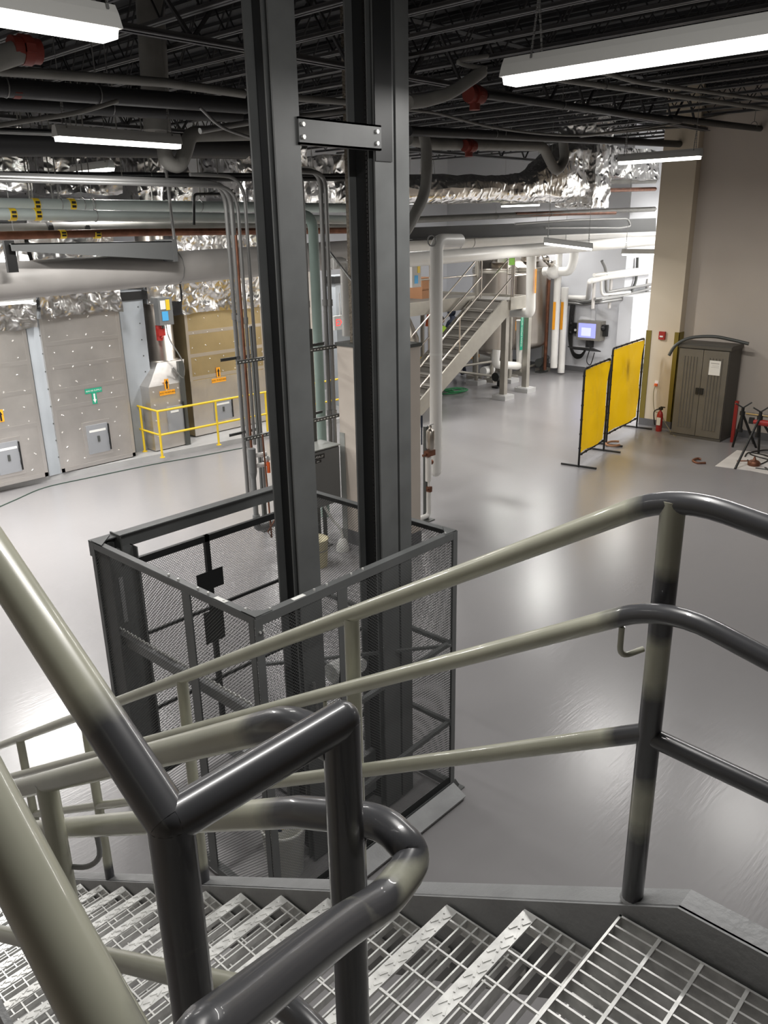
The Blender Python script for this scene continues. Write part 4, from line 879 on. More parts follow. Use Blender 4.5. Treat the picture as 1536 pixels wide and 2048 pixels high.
run('overhead_pipe', 'light conduit above the far right lamp', [(1160, 272), (1330, 256), (1460, 250)], 7.2, .022, 'conduit', 'conduit', seg=8)
run('overhead_pipe', 'black sprinkler main running to the top of the pillar', [(818, 262), (1440, 292)], 7.4, .06, 'dark_pipe', hang=[(988, 268, 258), (1005, 266, 250)])
run('overhead_pipe', 'thin red pipe over the beige pillar', [(1420, 292), (1422, 272), (1510, 266)], 7.4, .03, 'red_dark', rad=.05)
run('drain_pipe', 'grey drain pipe with a U trap before the foil duct at right', [(818, 278), (865, 288), (1086, 292), (1098, 318), (1113, 345), (1130, 322), (1126, 280)], 8.4, .085, 'grey_pipe', rad=.14)
run('drain_pipe', 'grey vertical drain pipe bending towards the right mast', [(846, 262), (854, 300), (852, 385), (818, 452), (800, 480)], 7.6, .075, 'grey_pipe', rad=.2)
for (px, py, Y, lab) in [(950, 190, 6.0, 'red coupling on the dark pipe right of the masts'), (938, 292, 8.3, 'red elbow fitting on the drain pipe before the foil duct')]:
    c = PY(px, py, Y); single('pipe_coupling', MB().cyl(c-UX*.12, c+UX*.12, .085, 16).cyl(c-UX*.04, c+UX*.04, .105, 16).box(c.x-.03, c.x+.03, c.y-.12, c.y+.12, c.z-.02, c.z+.02).cyl(c, c-UZ*.15, .06, 12), 'red_dark', lab, 'coupling')
# round foil duct with a tall foil flare
FY = 9.6
c0, c1, c2, c3 = PY(818, 382, FY), PY(985, 378, FY), PY(1040, 378, FY), PY(1150, 370, FY)
t = thing('foil_duct', 'round foil wrapped duct flaring up into a tall crumpled foil box at right', 'duct', c0)
def foil_tube(pts, rads, seg=40, rings=70, amp=.035):
    pts = [Vector(p) for p in pts]; mb = MB(); n = len(pts)-1
    def f(u, v):
        s_ = u*n; i = min(int(s_), n-1); k = s_-i; k = k*k*(3-2*k) if n > 1 else k
        p = pts[i].lerp(pts[i+1], s_-i); r_ = [rads[i][j]+(rads[i+1][j]-rads[i][j])*k for j in (0, 1)]
        a = v*2*math.pi; cx, cz = math.cos(a), math.sin(a); e = rads[i][2]+(rads[i+1][2]-rads[i][2])*k
        sx = math.copysign(abs(cx)**e, cx); sz = math.copysign(abs(cz)**e, cz)
        q_ = p+Vector((0, -sx*r_[0], sz*r_[1])); nn = noise.noise_vector(q_*3)*amp+noise.noise_vector(q_*9)*amp*.5
        fold = math.sin(a*9+s_*3)*amp*.4*(rads[i][3]+(rads[i+1][3]-rads[i][3])*k)
        return q_+nn+Vector((0, -sx*fold, sz*fold))
    mb.grid(f, rings, seg); return mb
zu = (PY(1100, 295, FY).z-PY(1100, 412, FY).z)/2
c3b = Vector((c3.x+.15, FY, c3.z+zu-.24))
part('foil_wrap', foil_tube([c0-UX*1.2, c1, c2, Vector((c3.x-.55, FY, c3.z+zu-.30)), c3b], [(.24, .24, 1, .3), (.24, .24, 1, .4), (.28, .27, .9, 1), (.34, zu, .5, 2), (.36, zu, .4, 2)], amp=.03), 'foil', t)
zc_ = c3.z
single('foil_duct', foil_shell(c3.x+.05, c3.x+.75, FY-.4, FY+.5, PY(1150, 415, FY).z, JT-.05, .05, 2.4), 'foil', 'tall square foil wrapped riser at the right end of the round foil duct', 'duct')
single('foil_duct', foil_shell(PY(1190, 330, 9.9).x, PY(1320, 330, 9.9).x, 9.9, 10.7, PY(1200, 352, 9.9).z, PY(1200, 290, 9.9).z, .05), 'foil', 'dim foil duct behind the far right lamp', 'duct')
run('overhead_pipe', 'brown copper pipe under the foil duct at right', [(1030, 429), (1230, 425)], 10.5, .05, 'copper', hang=[(1100, 428, 380)])
run('overhead_pipe', 'dark strut run under the round foil duct', [(818, 440), (1310, 418)], 10.5, .06, 'grey_pipe', seg=4, hang=[(992, 432, 410)])
run('overhead_pipe', 'rusty brown pipe crossing near the pillar', [(1165, 382), (1310, 378)], 10.3, .05, 'copper')
run('overhead_pipe', 'grey pipe crossing below the dim foil duct', [(1160, 365), (1310, 362)], 10.5, .06, 'grey_pipe')
run('conduit_run', 'pale conduit bending round in front of the dark beam', [(1030, 448), (1150, 440), (1255, 437), (1262, 452), (1240, 456), (1090, 456)], 9.6, .022, 'conduit', 'conduit', rad=.12, seg=8)
a, b, c_, d_ = PY(818, 455, 9.9), PY(1312, 436, 9.9), PY(1312, 462, 9.9), PY(818, 482, 9.9)
single('steel_beam', MB().prism([(a.x, a.z), (d_.x, d_.z), (c_.x, c_.z), (b.x, b.z)], (0, 9.9, 0), UX, UZ, UY*.02).box(a.x, c_.x, 9.82, 10.0, c_.z-.012, c_.z), 'lift_black', 'long dark grey steel beam below the foil duct at right', 'beam')
run('white_pipe', 'upper white insulated main crossing to the beige pillar', [(805, 492), (1320, 462)], 10.9, .13, 'pvc_white', hang=[(915, 485, 462), (940, 484, 462)])
run('white_pipe', 'lower larger white insulated main over the far stair', [(805, 520), (1100, 497), (1320, 480)], 9.9, .13, 'pvc_white', rad=.3)
# pipe hung vertically near the right mast with its stand
YP = 7.34
w_ = [PY(920, 481, YP), PY(873, 481, YP)]
t = thing('white_pipe', 'tall white insulated drop pipe standing right of the lift mast', 'pipe', (w_[1].x, YP, .6))
part('tube', MB().tube(bend([w_[0]+Vector((0, .0, 0)), w_[1], (w_[1].x, YP, .70)], .13), .088, 20).ball((w_[1].x, YP, .70), .088, 16), 'pvc_white', t)
part('band', MB().cyl((w_[1].x, YP, 2.4), (w_[1].x, YP, 2.43), .091, 20), 'white_tape', t); part('ring', MB().tube([w_[1]+Vector((-.1, math.sin(a*math.pi/6)*.07, math.cos(a*math.pi/6)*.07)) for a in range(13)], .01, 6), 'conduit', t)
st = thing('pipe_stand', 'strut stand carrying a filter and valve next to the white drop pipe', 'pipe stand', (8.7, YP, 0))
sx = PY(849, 1000, YP).x
part('upright', MB().box(sx-.03, sx+.03, YP-.05, YP, 0, 1.42).box(sx-.1, sx+.1, YP-.12, YP+.08, 0, .012), 'strut', st); part('upright', MB().box(sx+.032, sx+.05, YP-.05, YP, 0, 1.42), 'grey_jacket', st, 'pale edge of the strut')
part('filter', MB().lathe((sx-.05, YP-.15, 1.12), [(.05, 0), (.06, .02), (.06, .26), (.045, .28), (.02, .30), (.02, .34)], 18), 'stainless', st, 'stainless filter housing'); part('filter_handle', MB().tube([(sx-.12, YP-.15, 1.47), (sx+.02, YP-.15, 1.47)], .006, 6).cyl((sx-.05, YP-.15, 1.42), (sx-.05, YP-.15, 1.47), .008, 8), 'conduit', st)
part('valve', MB().box(sx-.13, sx+.03, YP-.18, YP-.1, 1.02, 1.10).cyl((sx-.14, YP-.14, 1.05), (sx-.2, YP-.14, 1.05), .02, 8).ball((sx-.02, YP-.14, .92), .04, 10), 'copper', st, 'bronze valve')
part('drop_tube', MB().cyl((sx-.08, YP-.14, 1.0), (sx-.08, YP-.14, .65), .045, 14).cyl((sx-.06, YP-.13, .5), (sx-.06, YP-.13, .65), .015, 8).tube(bend([(sx-.06, YP-.13, .48), (sx-.06, YP-.13, .12), (sx-.5, YP-.13, .12)], .06), .035, 12), 'pvc_white', st)
part('drain_valve', MB().box(sx-.08, sx-.03, YP-.17, YP-.1, .48, .56).cyl((sx-.11, YP-.14, .52), (sx, YP-.14, .52), .01, 8), 'copper', st)
part('gate_handle', MB().cyl((sx-.18, YP-.1, 1.45), (sx-.18, YP-.1, 1.62), .014, 8).cyl((sx-.18, YP-.1, 1.2), (sx-.18, YP-.1, 1.45), .01, 8), 'navy', st, 'blue lever')
# ================================================================== FAR STAIR, PLATFORM, TANKS
YS0, YS1, PZT = 11.52, 12.42, 2.42
xb, xt = 13.15, 16.75; nst = 13
fs = thing('far_staircase', 'stainless steel stair with thin tube handrails climbing to the tank platform', 'staircase', (14.9, 11.97, 0))
slope = PZT/(xt-xb)
for y in (YS0, YS1):
    part('stringer', MB().prism([(xb-.15, 0), (xb+.18, 0), (xt+.12, PZT-.34), (xt+.12, PZT), (xt-.15, PZT), (xb-.25, .10)], (0, y-.02, 0), UX, UZ, UY*.04), 'stainless_matte', fs)
stp = part('step', MB().box(xb, xb+.33, YS0+.02, YS1-.02, .165, .185).box(xb, xb+.012, YS0+.02, YS1-.02, .13, .185).box(xb+.32, xb+.33, YS0+.02, YS1-.02, .165, .34), 'tread_far', fs)
spart('step_nosing', MB().box(xb-.006, xb+.05, YS0+.02, YS1-.02, .185, .189), 'stainless_matte', stp, 'paler front strip')
for k in range(1, nst-1):
    c = stp.copy(); COL.objects.link(c); c.parent = fs; c.matrix_parent_inverse = stp.matrix_parent_inverse.copy(); c.location = ((xt-xb)/nst*k, 0, PZT/nst*k)
    for g in stp.children: d = g.copy(); COL.objects.link(d); d.parent = c
for y in (YS0, YS1):
    for h in (.92, .5):
        part('handrail', MB().tube(bend([(xb+.0, y, h+.05), (xt, y, PZT+h), (xt+.22, y, PZT+h), (xt+.22, y, PZT)], .12) if h > .6 else [(xb, y, h+.05), (xt+.2, y, PZT+h+.0)], .019, 10), 'stainless', fs)
    for f in (.03, .5): xx = xb+(xt-xb)*f; part('baluster', MB().cyl((xx, y, (xx-xb)*slope+.1), (xx, y, (xx-xb)*slope+.95), .019, 10), 'stainless', fs)
pf = thing('tank_platform', 'stainless steel platform on posts around the tanks behind the far stair', 'platform', (16.5, 12.6, 0))
XP1 = 17.62
part('deck', MB().box(xt+.02, XP1, YS0-.04, 14.4, PZT-.03, PZT).box(13.6, xt+.02, YS1+.1, 14.4, PZT-.03, PZT), 'tread_far', pf)
part('edge_beam', MB().box(xt+.12, XP1, YS0-.06, YS0-.02, PZT-.24, PZT+.06), 'stainless_matte', pf); part('edge_beam', MB().box(XP1-.02, XP1+.02, YS0-.04, 14.4, PZT-.24, PZT+.06), 'stainless_matte', pf)
part('edge_beam', MB().box(13.6, xt+.1, YS1+.08, YS1+.12, PZT-.24, PZT+.06), 'stainless_matte', pf)
for (px, py) in [(1006, 798), (1050, 783)]:
    p = PZ(px, py, 0)
    part('post', MB().box(p.x-.07, p.x+.07, p.y-.07, p.y+.07, .12, PZT-.2), 'stainless_matte', pf); part('footing', MB().box(p.x-.2, p.x+.2, p.y-.2, p.y+.2, 0, .11).box(p.x-.16, p.x+.16, p.y-.16, p.y+.16, .11, .125), 'pad_grey', pf)
for (px, py) in [(952, 768), (845, 790), (1018, 764)]:
    p = PZ(px, py, 0); part('post', MB().cyl((p.x, p.y, .1), (p.x, p.y, PZT-.2), .055, 12), 'stainless_matte', pf); part('footing', MB().box(p.x-.2, p.x+.2, p.y-.2, p.y+.2, 0, .11), 'pad_grey', pf)
gr_ = [(xt+.22, YS1), (xt+.22, YS1+.0)]
def prail(pts, name='guard_rail'):
    for h in (1.05, .55): part(name, MB().tube([Vector((x, y, PZT+h)) for x, y in pts], .02, 8), 'stainless', pf)
    for x, y in pts: part('rail_post', MB().cyl((x, y, PZT-.15), (x, y, PZT+1.07), .022, 8), 'stainless', pf)
prail([(XP1, YS0-.03), (xt+.26, YS0-.03)]); prail([(XP1, YS0-.03), (XP1, 12.1)]); prail([(xt+.2, YS1+.1), (15.1, YS1+.1), (13.7, YS1+.1)]); 
part('rail_post', MB().box(xt+.12, xt+.2, YS1+.05, YS1+.13, PZT-.1, PZT+1.3), 'stainless_matte', pf)
part('ladder_frame', MB().box(15.9, 15.96, 14.2, 14.26, PZT, PZT+1.8).box(15.3, 15.36, 14.2, 14.26, PZT, PZT+1.8).box(15.3, 15.96, 14.2, 14.26, PZT+.7, PZT+.76).box(15.3, 15.96, 14.2, 14.26, PZT+1.2, PZT+1.26), 'stainless_matte', pf)
def tank(c, r, z0, z1, label, legs=True):
    t = thing('steel_tank', label, 'tank', (c[0], c[1], 0))
    part('shell', MB().lathe((c[0], c[1], 0), [(r*.2, z0-.22), (r*.75, z0-.12), (r*.97, z0-.02), (r, z0+.08), (r, z1), (r*1.02, z1+.01), (r*1.02, z1+.05), (r*.97, z1+.07), (r*.8, z1+.2), (r*.4, z1+.3), (.05, z1+.33)], 48), 'stainless', t)
    part('rim_band', MB().lathe((c[0], c[1], 0), [(r*1.025, z1-.07), (r*1.03, z1-.05), (r*1.03, z1-.02), (r*1.025, z1)], 48), 'stainless_matte', t)
    part('manway', MB().lathe((c[0]-.3, c[1]-.4, z1+.2), [(.25, 0), (.25, .12), (.28, .12), (.28, .16), (.1, .2)], 20), 'stainless', t)
    part('vent', MB().cyl((c[0]+.1, c[1]-.3, z1+.25), (c[0]+.1, c[1]-.3, z1+.6), .03, 8).cyl((c[0], c[1]-.3, z1+.5), (c[0]+.2, c[1]-.3, z1+.5), .04, 8), 'strut', t)
    if legs:
        for a in range(4): x_, y_ = c[0]+math.cos(a*1.57+.6)*r*.85, c[1]+math.sin(a*1.57+.6)*r*.85; part('leg', MB().cyl((x_, y_, .1), (x_, y_, z0+.2), .05, 10).box(x_-.16, x_+.16, y_-.16, y_+.16, 0, .1), 'stainless_matte', t)
    return t
tc_ = PZ(1040, 742, 0); tank((tc_.x, tc_.y), .78, .85, 2.95, 'tall stainless tank with a dished top behind the far stair platform')
tc_ = PZ(984, 757, 0); tank((tc_.x, tc_.y), .60, .85, 2.98, 'narrower stainless tank at the head of the far stair', True)
# white piping around the platform
def wp_(label, pts, r=.09, matn='pvc_white', name='white_pipe', rad=.14):
    t = thing(name, label, 'pipe', min([Vector(p) for p in pts], key=lambda p: p.z)); part('tube', MB().tube(bend(pts, rad), r, 14), matn, t); return t
XW = 17.3
q = lambda x, y, Y: PY(x, y, Y)
t = wp_('white pipe dropping before the tank and turning under the platform', [q(1063, 500, 11.1), q(1061, 626, 11.1), q(1040, 625, 11.7), q(1000, 625, 12.6)], .115)
p = q(1071, 560, 10.96); part('pipe_label', MB().box(p.x-.02, p.x+.03, 10.95, 10.96, p.z-.3, p.z+.25), 'orange_label', t, 'orange vertical pipe label')
t = wp_('white pipe with green vertical label looping low under the tank', [q(1040, 640, 11.9), q(1040, 732, 11.9), q(990, 729, 11.9), q(993, 700, 11.9)], .10)
p = q(1045, 660, 11.78); part('pipe_label', MB().box(p.x-.10, p.x+.02, 11.77, 11.78, p.z-.5, p.z+.45), 'green_label', t, 'green pipe label'); tx = mk('lettering', text_mb('CLEAN STEAM RETURN', .078, (p.x-.04, 11.768, p.z), UZ, -UX, 0), 'white_paint'); tx.parent = t.children[-1]
t = wp_('white pipe low behind the far stair with a green label', [q(905, 695, 15.4), q(1000, 712, 15.4)], .12); p = q(955, 703, 15.2); part('pipe_label', MB().box(p.x-.35, p.x+.35, 15.26, 15.27, p.z-.05, p.z+.06), 'green_label', t)
t = wp_('white pipe low behind the far stair with an orange label', [q(905, 705, 15.0), q(990, 722, 15.0)], .12); p = q(950, 714, 14.8); part('pipe_label', MB().box(p.x-.3, p.x+.3, 14.86, 14.87, p.z-.05, p.z+.05), 'orange_label', t)
for (xx0, xx1, y0_, y1_, X_, r, lab, oc) in [(1141, 1103, 505, 735, 20.6, .10, 'white vertical pipe left of the other beside the copper riser', (1113, 632)), (1130, 1121, 575, 745, 20.9, .10, 'white vertical pipe nearest the wall terminal', (1128, 632))]:
    a, b = PX(xx0 if xx0 < 1135 else 1118, y0_, X_), PX(xx1 if xx1 > 1110 else 1104, y1_, X_)
    b = Vector((a.x, a.y-.02, max(.02, b.z)))
    t = wp_(lab, [a, b], r); p = PX(oc[0], oc[1], X_-.11); part('pipe_label', MB().box(X_-.12, X_-.105, a.y-.05, a.y+.03, p.z-.38, p.z+.38), 'orange_label', t, 'orange pipe label')
a = PX(1098, 560, 20.75); wp_('copper riser between the tank and the white pipes', [a, (a.x, a.y, .1)], .05, 'copper', 'copper_pipe')
wp_('white pipe with a round valve body right of the tank', [PX(1088, 543, 20.4), PX(1140, 543, 20.4), PX(1148, 520, 20.4), PX(1148, 480, 20.4)], .12)
vb = PX(1107, 543, 20.35); single('globe_valve', MB().ball(vb, .2, 14).cyl(vb, vb+UZ*.3, .05, 10), 'pvc_white', 'round white valve body on the pipe right of the tank', 'valve')
single('tank_fittings', MB().tube(spline([PX(1085, 505, 20.2), PX(1092, 520, 20.2), PX(1102, 532, 20.2)], 5), .06, 8).ball(PX(1092, 518, 20.2), .1, 10).ball(PX(1102, 528, 20.2), .09, 10), 'stainless', 'steel valve cluster at the tank shoulder', 'valve')
# pipes of the far wall
YW = 10.88
wl = [([(1112, 594), (1176, 596), (1180, 562), (1215, 554), (1305, 543)], .07, 'pvc_white', 'large white pipe stepping up along the far wall'), ([(1188, 550), (1222, 546), (1305, 535)], .045, 'pvc_white', 'upper small white pipe along the far wall'), ([(1112, 603), (1170, 609), (1200, 605), (1305, 590)], .04, 'conduit', 'galvanized conduit low along the far wall'), ([(1112, 598), (1165, 604), (1200, 600), (1305, 584)], .04, 'conduit', 'galvanized conduit second from below along the far wall'),
      ([(1204, 522), (1212, 538), (1212, 585), (1240, 580), (1305, 568)], .04, 'conduit', 'bent galvanized conduit down the far wall'), ([(1190, 598), (1245, 592), (1305, 576)], .035, 'conduit', 'galvanized conduit third from below along the far wall'), ([(1202, 560), (1203, 590), (1260, 584)], .035, 'pvc_white', 'thin white bent pipe on the far wall')]
for pts, r, mt, lab in wl:
    P_ = [PX(x, y, 21.45) if x < 1178 else PY(x, y, YW-.02) for x, y in pts]
    wp_(lab, P_, r, mt, 'wall_pipe', .15)
for px in (1190, 1223, 1296):
    p = PY(px, 590, YW); single('wall_strut', MB().box(p.x-.05, p.x+.05, YW+.02, YW+.06, p.z-.35, p.z+.45), 'grey_jacket', 'vertical strut channel on the far wall', 'strut', 'struts on the far wall')
p = PY(1262, 610, YW); single('wall_cable', MB().tube(spline([PY(1275, 515, YW), PY(1272, 560, YW), PY(1262, 590, YW), PY(1268, 620, YW)], 5), .04, 8), 'strut', 'dark drooping cable down the far wall', 'cable')
p = PY(1277, 613, YW); single('junction_box', MB().box(p.x-.3, p.x+.3, YW-.15, YW+.02, p.z-.12, p.z+.12).box(p.x-.31, p.x+.31, YW-.16, YW-.15, p.z-.13, p.z+.13), 'grey_jacket', 'grey junction box at the right end of the far wall', 'junction box')
p = PY(1265, 650, YW); single('wall_duct', MB().box(p.x-.8, p.x+.9, YW-.35, YW+.05, .9, p.z+.85).box(p.x-.82, p.x+.92, YW-.37, YW-.35, .88, p.z+.0), 'wall_white', 'pale grey boxed duct behind the yellow screen', 'duct')
# terminal
tm = PX(1183, 660, 21.5); t = thing('wall_terminal', 'wall mounted computer terminal with a lit blue screen and a keyboard tray', 'terminal', tm)
part('housing', MB().box(21.3, 21.6, tm.y-.38, tm.y+.36, tm.z-.27, tm.z+.27), 'stainless_matte', t)
part('screen', MB().box(21.285, 21.30, tm.y-.24, tm.y+.30, tm.z-.2, tm.z+.2), 'screen', t, 'glowing blue violet screen'); part('window_area', MB().box(21.28, 21.285, tm.y-.1, tm.y+.2, tm.z-.15, tm.z+.08), 'screen_white', t, 'pale window on the screen')
part('tray', MB().obox((21.15, tm.y, tm.z-.5), (.2, 0, -.06), (0, .42, 0), (0, 0, .015)), 'black', t); part('mouse_pad', MB().obox((21.13, tm.y-.12, tm.z-.475), (.12, 0, -.036), (0, .12, 0), (0, 0, .008)), 'paper', t); part('mouse', MB().ball((21.1, tm.y-.12, tm.z-.45), .05, 8, (1.3, .8, .6)), 'black', t)
part('bracket', MB().box(21.3, 21.6, tm.y-.05, tm.y+.05, tm.z-.5, tm.z-.27), 'black', t); part('wall_channel', MB().box(21.55, 21.6, tm.y-.06, tm.y+.06, tm.z+.27, tm.z+.75), 'wall_white', t)
for k in range(3): part('cable', MB().tube(spline([(21.45, tm.y+.55+.06*k, tm.z+.9), (21.45, tm.y+.6+.05*k, tm.z-.2), (21.42, tm.y+.5, tm.z-.65-.05*k), (21.35, tm.y+.2, tm.z-.7-.04*k), (21.3, tm.y, tm.z-.45)], 6), .025, 8), 'black', t)
part('hanging_cord', MB().tube(spline([(21.3, tm.y-.1, tm.z-.5), (21.3, tm.y-.02, tm.z-.85), (21.3, tm.y-.15, tm.z-.95), (21.3, tm.y-.25, tm.z-.6)], 6), .015, 6), 'black', t)
ph = PX(1151, 656, 21.5); t = thing('wall_phone', 'black desk phone on the wall left of the terminal', 'phone', ph)
part('body', MB().obox(ph, (.05, 0, .0), (0, .17, 0), (0, 0, .15)), 'black_gloss', t); part('handset', MB().obox(ph+Vector((-.07, .10, 0)), (.03, 0, 0), (0, .035, 0), (0, 0, .16)).ball(ph+Vector((-.09, .10, .13)), .05, 8).ball(ph+Vector((-.09, .10, -.13)), .05, 8), 'black', t); part('dial', MB().cyl(ph+Vector((-.05, -.03, -.05)), ph+Vector((-.065, -.03, -.05)), .035, 12), 'white_paint', t)
sc = PX(1208, 661, 21.5); t = thing('wall_scanner', 'black handheld scanner holder right of the terminal', 'scanner', sc); part('body', MB().obox(sc, (.05, 0, 0), (0, .11, 0), (0, 0, .16)), 'black', t); part('head', MB().ball(sc+Vector((-.08, 0, .08)), .09, 10), 'black_gloss', t)
# things on the platform
cb = PY(851, 566, 13.6); single('cardboard_box', MB().box(cb.x-.25, cb.x+.25, 13.5, 13.9, PZT, PZT+.5).box(cb.x-.25, cb.x+.25, 13.49, 13.5, PZT+.22, PZT+.26), 'cardboard', 'brown cardboard box on the platform left of the white drop pipe', 'box')
for (px, py, w2_, h2_, Y, mt, lab) in [(1024, 512, .11, .2, 11.2, 'lime_label', 'lime green tag sheet hanging at the platform rail'), (1004, 510, .16, .16, 11.3, 'paper', 'white notice hanging beside the lime tag'), (854, 520, .12, .05, 11.2, 'lime_label', 'small lime tag left of the white drop pipe'), (1035, 651, .09, .12, 12.1, 'orange_label', 'orange caution tag on a post under the platform')]:
    p = PY(px, py, Y); single('tag_sheet', MB().box(p.x-w2_, p.x+w2_, Y-.003, Y+.003, p.z-h2_, p.z+h2_).box(p.x-w2_*.8, p.x+w2_*.8, Y-.005, Y-.003, p.z+h2_*.5, p.z+h2_*.7), mt, lab, 'tag')
c2 = PY(832, 548, 12.0); t = thing('control_box', 'grey control box with yellow and blue stickers right of the lift mast', 'control box', c2); part('box', MB().box(c2.x-.13, c2.x+.17, 12.0, 12.15, c2.z-.28, c2.z+.28), 'grey_jacket', t); part('sticker', MB().box(c2.x+.05, c2.x+.13, 11.99, 12.0, c2.z+.02, c2.z+.22), 'yellow_paint', t, 'yellow sticker'); part('sticker', MB().box(c2.x-.05, c2.x+.06, 11.99, 12.0, c2.z-.2, c2.z-.03), 'blue_label', t, 'blue sticker')
rx = PY(828, 680, 12.8).x; t = thing('round_duct', 'silver tapered duct right of the lift mast behind the far stair', 'duct', (rx, 12.9, 0)); part('duct_body', MB().lathe((rx, 13.3, 0), [(.5, .02), (.5, 1.6), (.28, 2.1), (.28, 4.2)], 28), 'stainless', t)
p = PY(828, 703, 12.78); part('label_plate', MB().box(p.x-.15, p.x+.2, 12.775, 12.785, p.z-.04, p.z+.04), 'orange_label', t)
gh = PZ(888, 785, .0)
t = thing('green_hose', 'green hose loosely coiled on the floor under the far stair', 'hose', gh); pts = []
for k in range(70): a = k*.5; rr = .30+.12*math.sin(k*.37); pts.append(gh+Vector((math.cos(a)*rr+.006*k, math.sin(a)*rr*.8-.004*k, .015+.0006*k)))
part('tube', MB().tube(pts, .014, 6), 'hose_green', t)
# clutter below the tank
for (px, py, Y, mt, lab) in [(1000, 718, 12.6, 'black', 'black pump under the stainless tank'), (1085, 700, 13.0, 'strut', 'dark valve group right under the tank'), (975, 745, 13.4, 'white_paint', 'low white box under the tank')]:
    p = PY(px, py, Y); p.z = .30
    single('pump' if mt != 'white_paint' else 'white_box', MB().cyl((p.x-.2, Y, p.z), (p.x+.2, Y, p.z), .12, 14).box(p.x-.05, p.x+.05, Y-.04, Y+.04, 0.0, p.z-.08).box(p.x-.2, p.x+.2, Y-.1, Y+.1, 0, .04).ball((p.x+.1, Y-.1, p.z+.12), .08, 10), mt, lab, 'pump' if mt != 'white_paint' else 'box')
for (a, b) in [((905, 742), (985, 752)), ((905, 735), (990, 722)), ((1050, 735), (1078, 728))]:
    p, q2 = PY(*a, 13.2), PY(*b, 13.2); p.z = max(p.z, .05); q2.z = max(q2.z, .05); single('skid_bar', MB().tube([p, q2], .035, 8), 'stainless_matte', 'stainless skid frame bar under the tank', 'frame', 'skid frame bars under the tank')
# ================================================================== PEOPLE
def person(loc, joints, edges, radii, label):
    t = thing('person', label, 'person', loc)
    me = bpy.data.meshes.new('body'); me.from_pydata(joints, edges, []); ob = bpy.data.objects.new('body_base', me); COL.objects.link(ob)
    ob.modifiers.new('s', 'SKIN')
    for v, r in zip(me.skin_vertices[0].data, radii): v.radius = r if isinstance(r, tuple) else (r, r)
    me.skin_vertices[0].data[0].use_root = True; ob.modifiers.new('u', 'SUBSURF').levels = 1
    bpy.context.view_layer.update(); m2 = bpy.data.meshes.new_from_object(ob.evaluated_get(bpy.context.evaluated_depsgraph_get()))
    bpy.data.objects.remove(ob); m2.name = 'body'; m2.materials.clear(); m2.materials.append(MATS['navy'])
    for p in m2.polygons: p.use_smooth = True
    b_ = bpy.data.objects.new('body', m2); COL.objects.link(b_); b_.parent = t
    return t
def lpart(name, mb, mt, t, lab=None): ob = mk(name, mb, mt); ob.parent = t; (ob.__setitem__('label', lab) if lab else None); return ob
J = [(0, 0, .95), (0, 0, 1.15), (0, 0, 1.42), (0, 0, 1.52), (0, 0, 1.66), (.19, 0, 1.42), (.25, .02, 1.15), (.24, -.12, .95), (-.19, 0, 1.42), (-.25, .02, 1.15), (-.24, -.12, .95), (.10, 0, .90), (.11, -.02, .5), (.11, .02, .08), (.11, -.16, .04), (-.10, 0, .90), (-.11, -.02, .5), (-.11, .02, .08), (-.11, -.16, .04)]
Ed = [(0, 1), (1, 2), (2, 3), (3, 4), (2, 5), (5, 6), (6, 7), (2, 8), (8, 9), (9, 10), (0, 11), (11, 12), (12, 13), (13, 14), (0, 15), (15, 16), (16, 17), (17, 18)]
Rd = [(.16, .11), (.14, .11), (.15, .11), .055, .09, .07, .05, .04, .07, .05, .04, .10, .07, .05, .045, .10, .07, .05, .045]
w1 = PZ(875, 735, 0); w1 = Vector((18.05, 14.58, 0))
p1 = person(w1, J, Ed, Rd, 'person standing in a lime safety vest, half hidden by the white pipe')
lpart('safety_vest', MB().lathe((0, 0, 0), [(.18, .98), (.20, 1.1), (.215, 1.3), (.205, 1.42), (.12, 1.5), (.08, 1.51)], 20), 'hivis', p1, 'lime green safety vest')
lpart('vest_band', MB().lathe((0, 0, 0), [(.212, 1.12), (.218, 1.13), (.218, 1.17), (.212, 1.18)], 20), 'paper', p1, 'pale reflective band')
lpart('hair', MB().ball((0, 0, 1.69), .105, 12), 'black', p1); lpart('face', MB().ball((0, -.07, 1.65), .06, 10).cyl((0, -.11, 1.65), (0, -.14, 1.64), .012, 6).ball((-.025, -.12, 1.67), .01, 6).ball((.025, -.12, 1.67), .01, 6), 'skin', p1)
for s_ in (1, -1): lpart('hand', MB().ball((.24*s_, -.15, .92), .04, 8, (.6, .8, 1.2)), 'skin', p1)
oc = thing('safety_cone', 'orange cone like marker standing behind the far stair', 'cone', PY(872, 640, 13.8)); p = PY(858, 632, 13.6); part('cone', MB().lathe((p.x, 13.6, p.z-.25), [(.10, 0), (.02, .5)], 12), 'hivis_orange', oc); part('stem', MB().cyl((p.x, 13.6, 0), (p.x, 13.6, p.z-.25), .03, 8), 'conduit', oc)
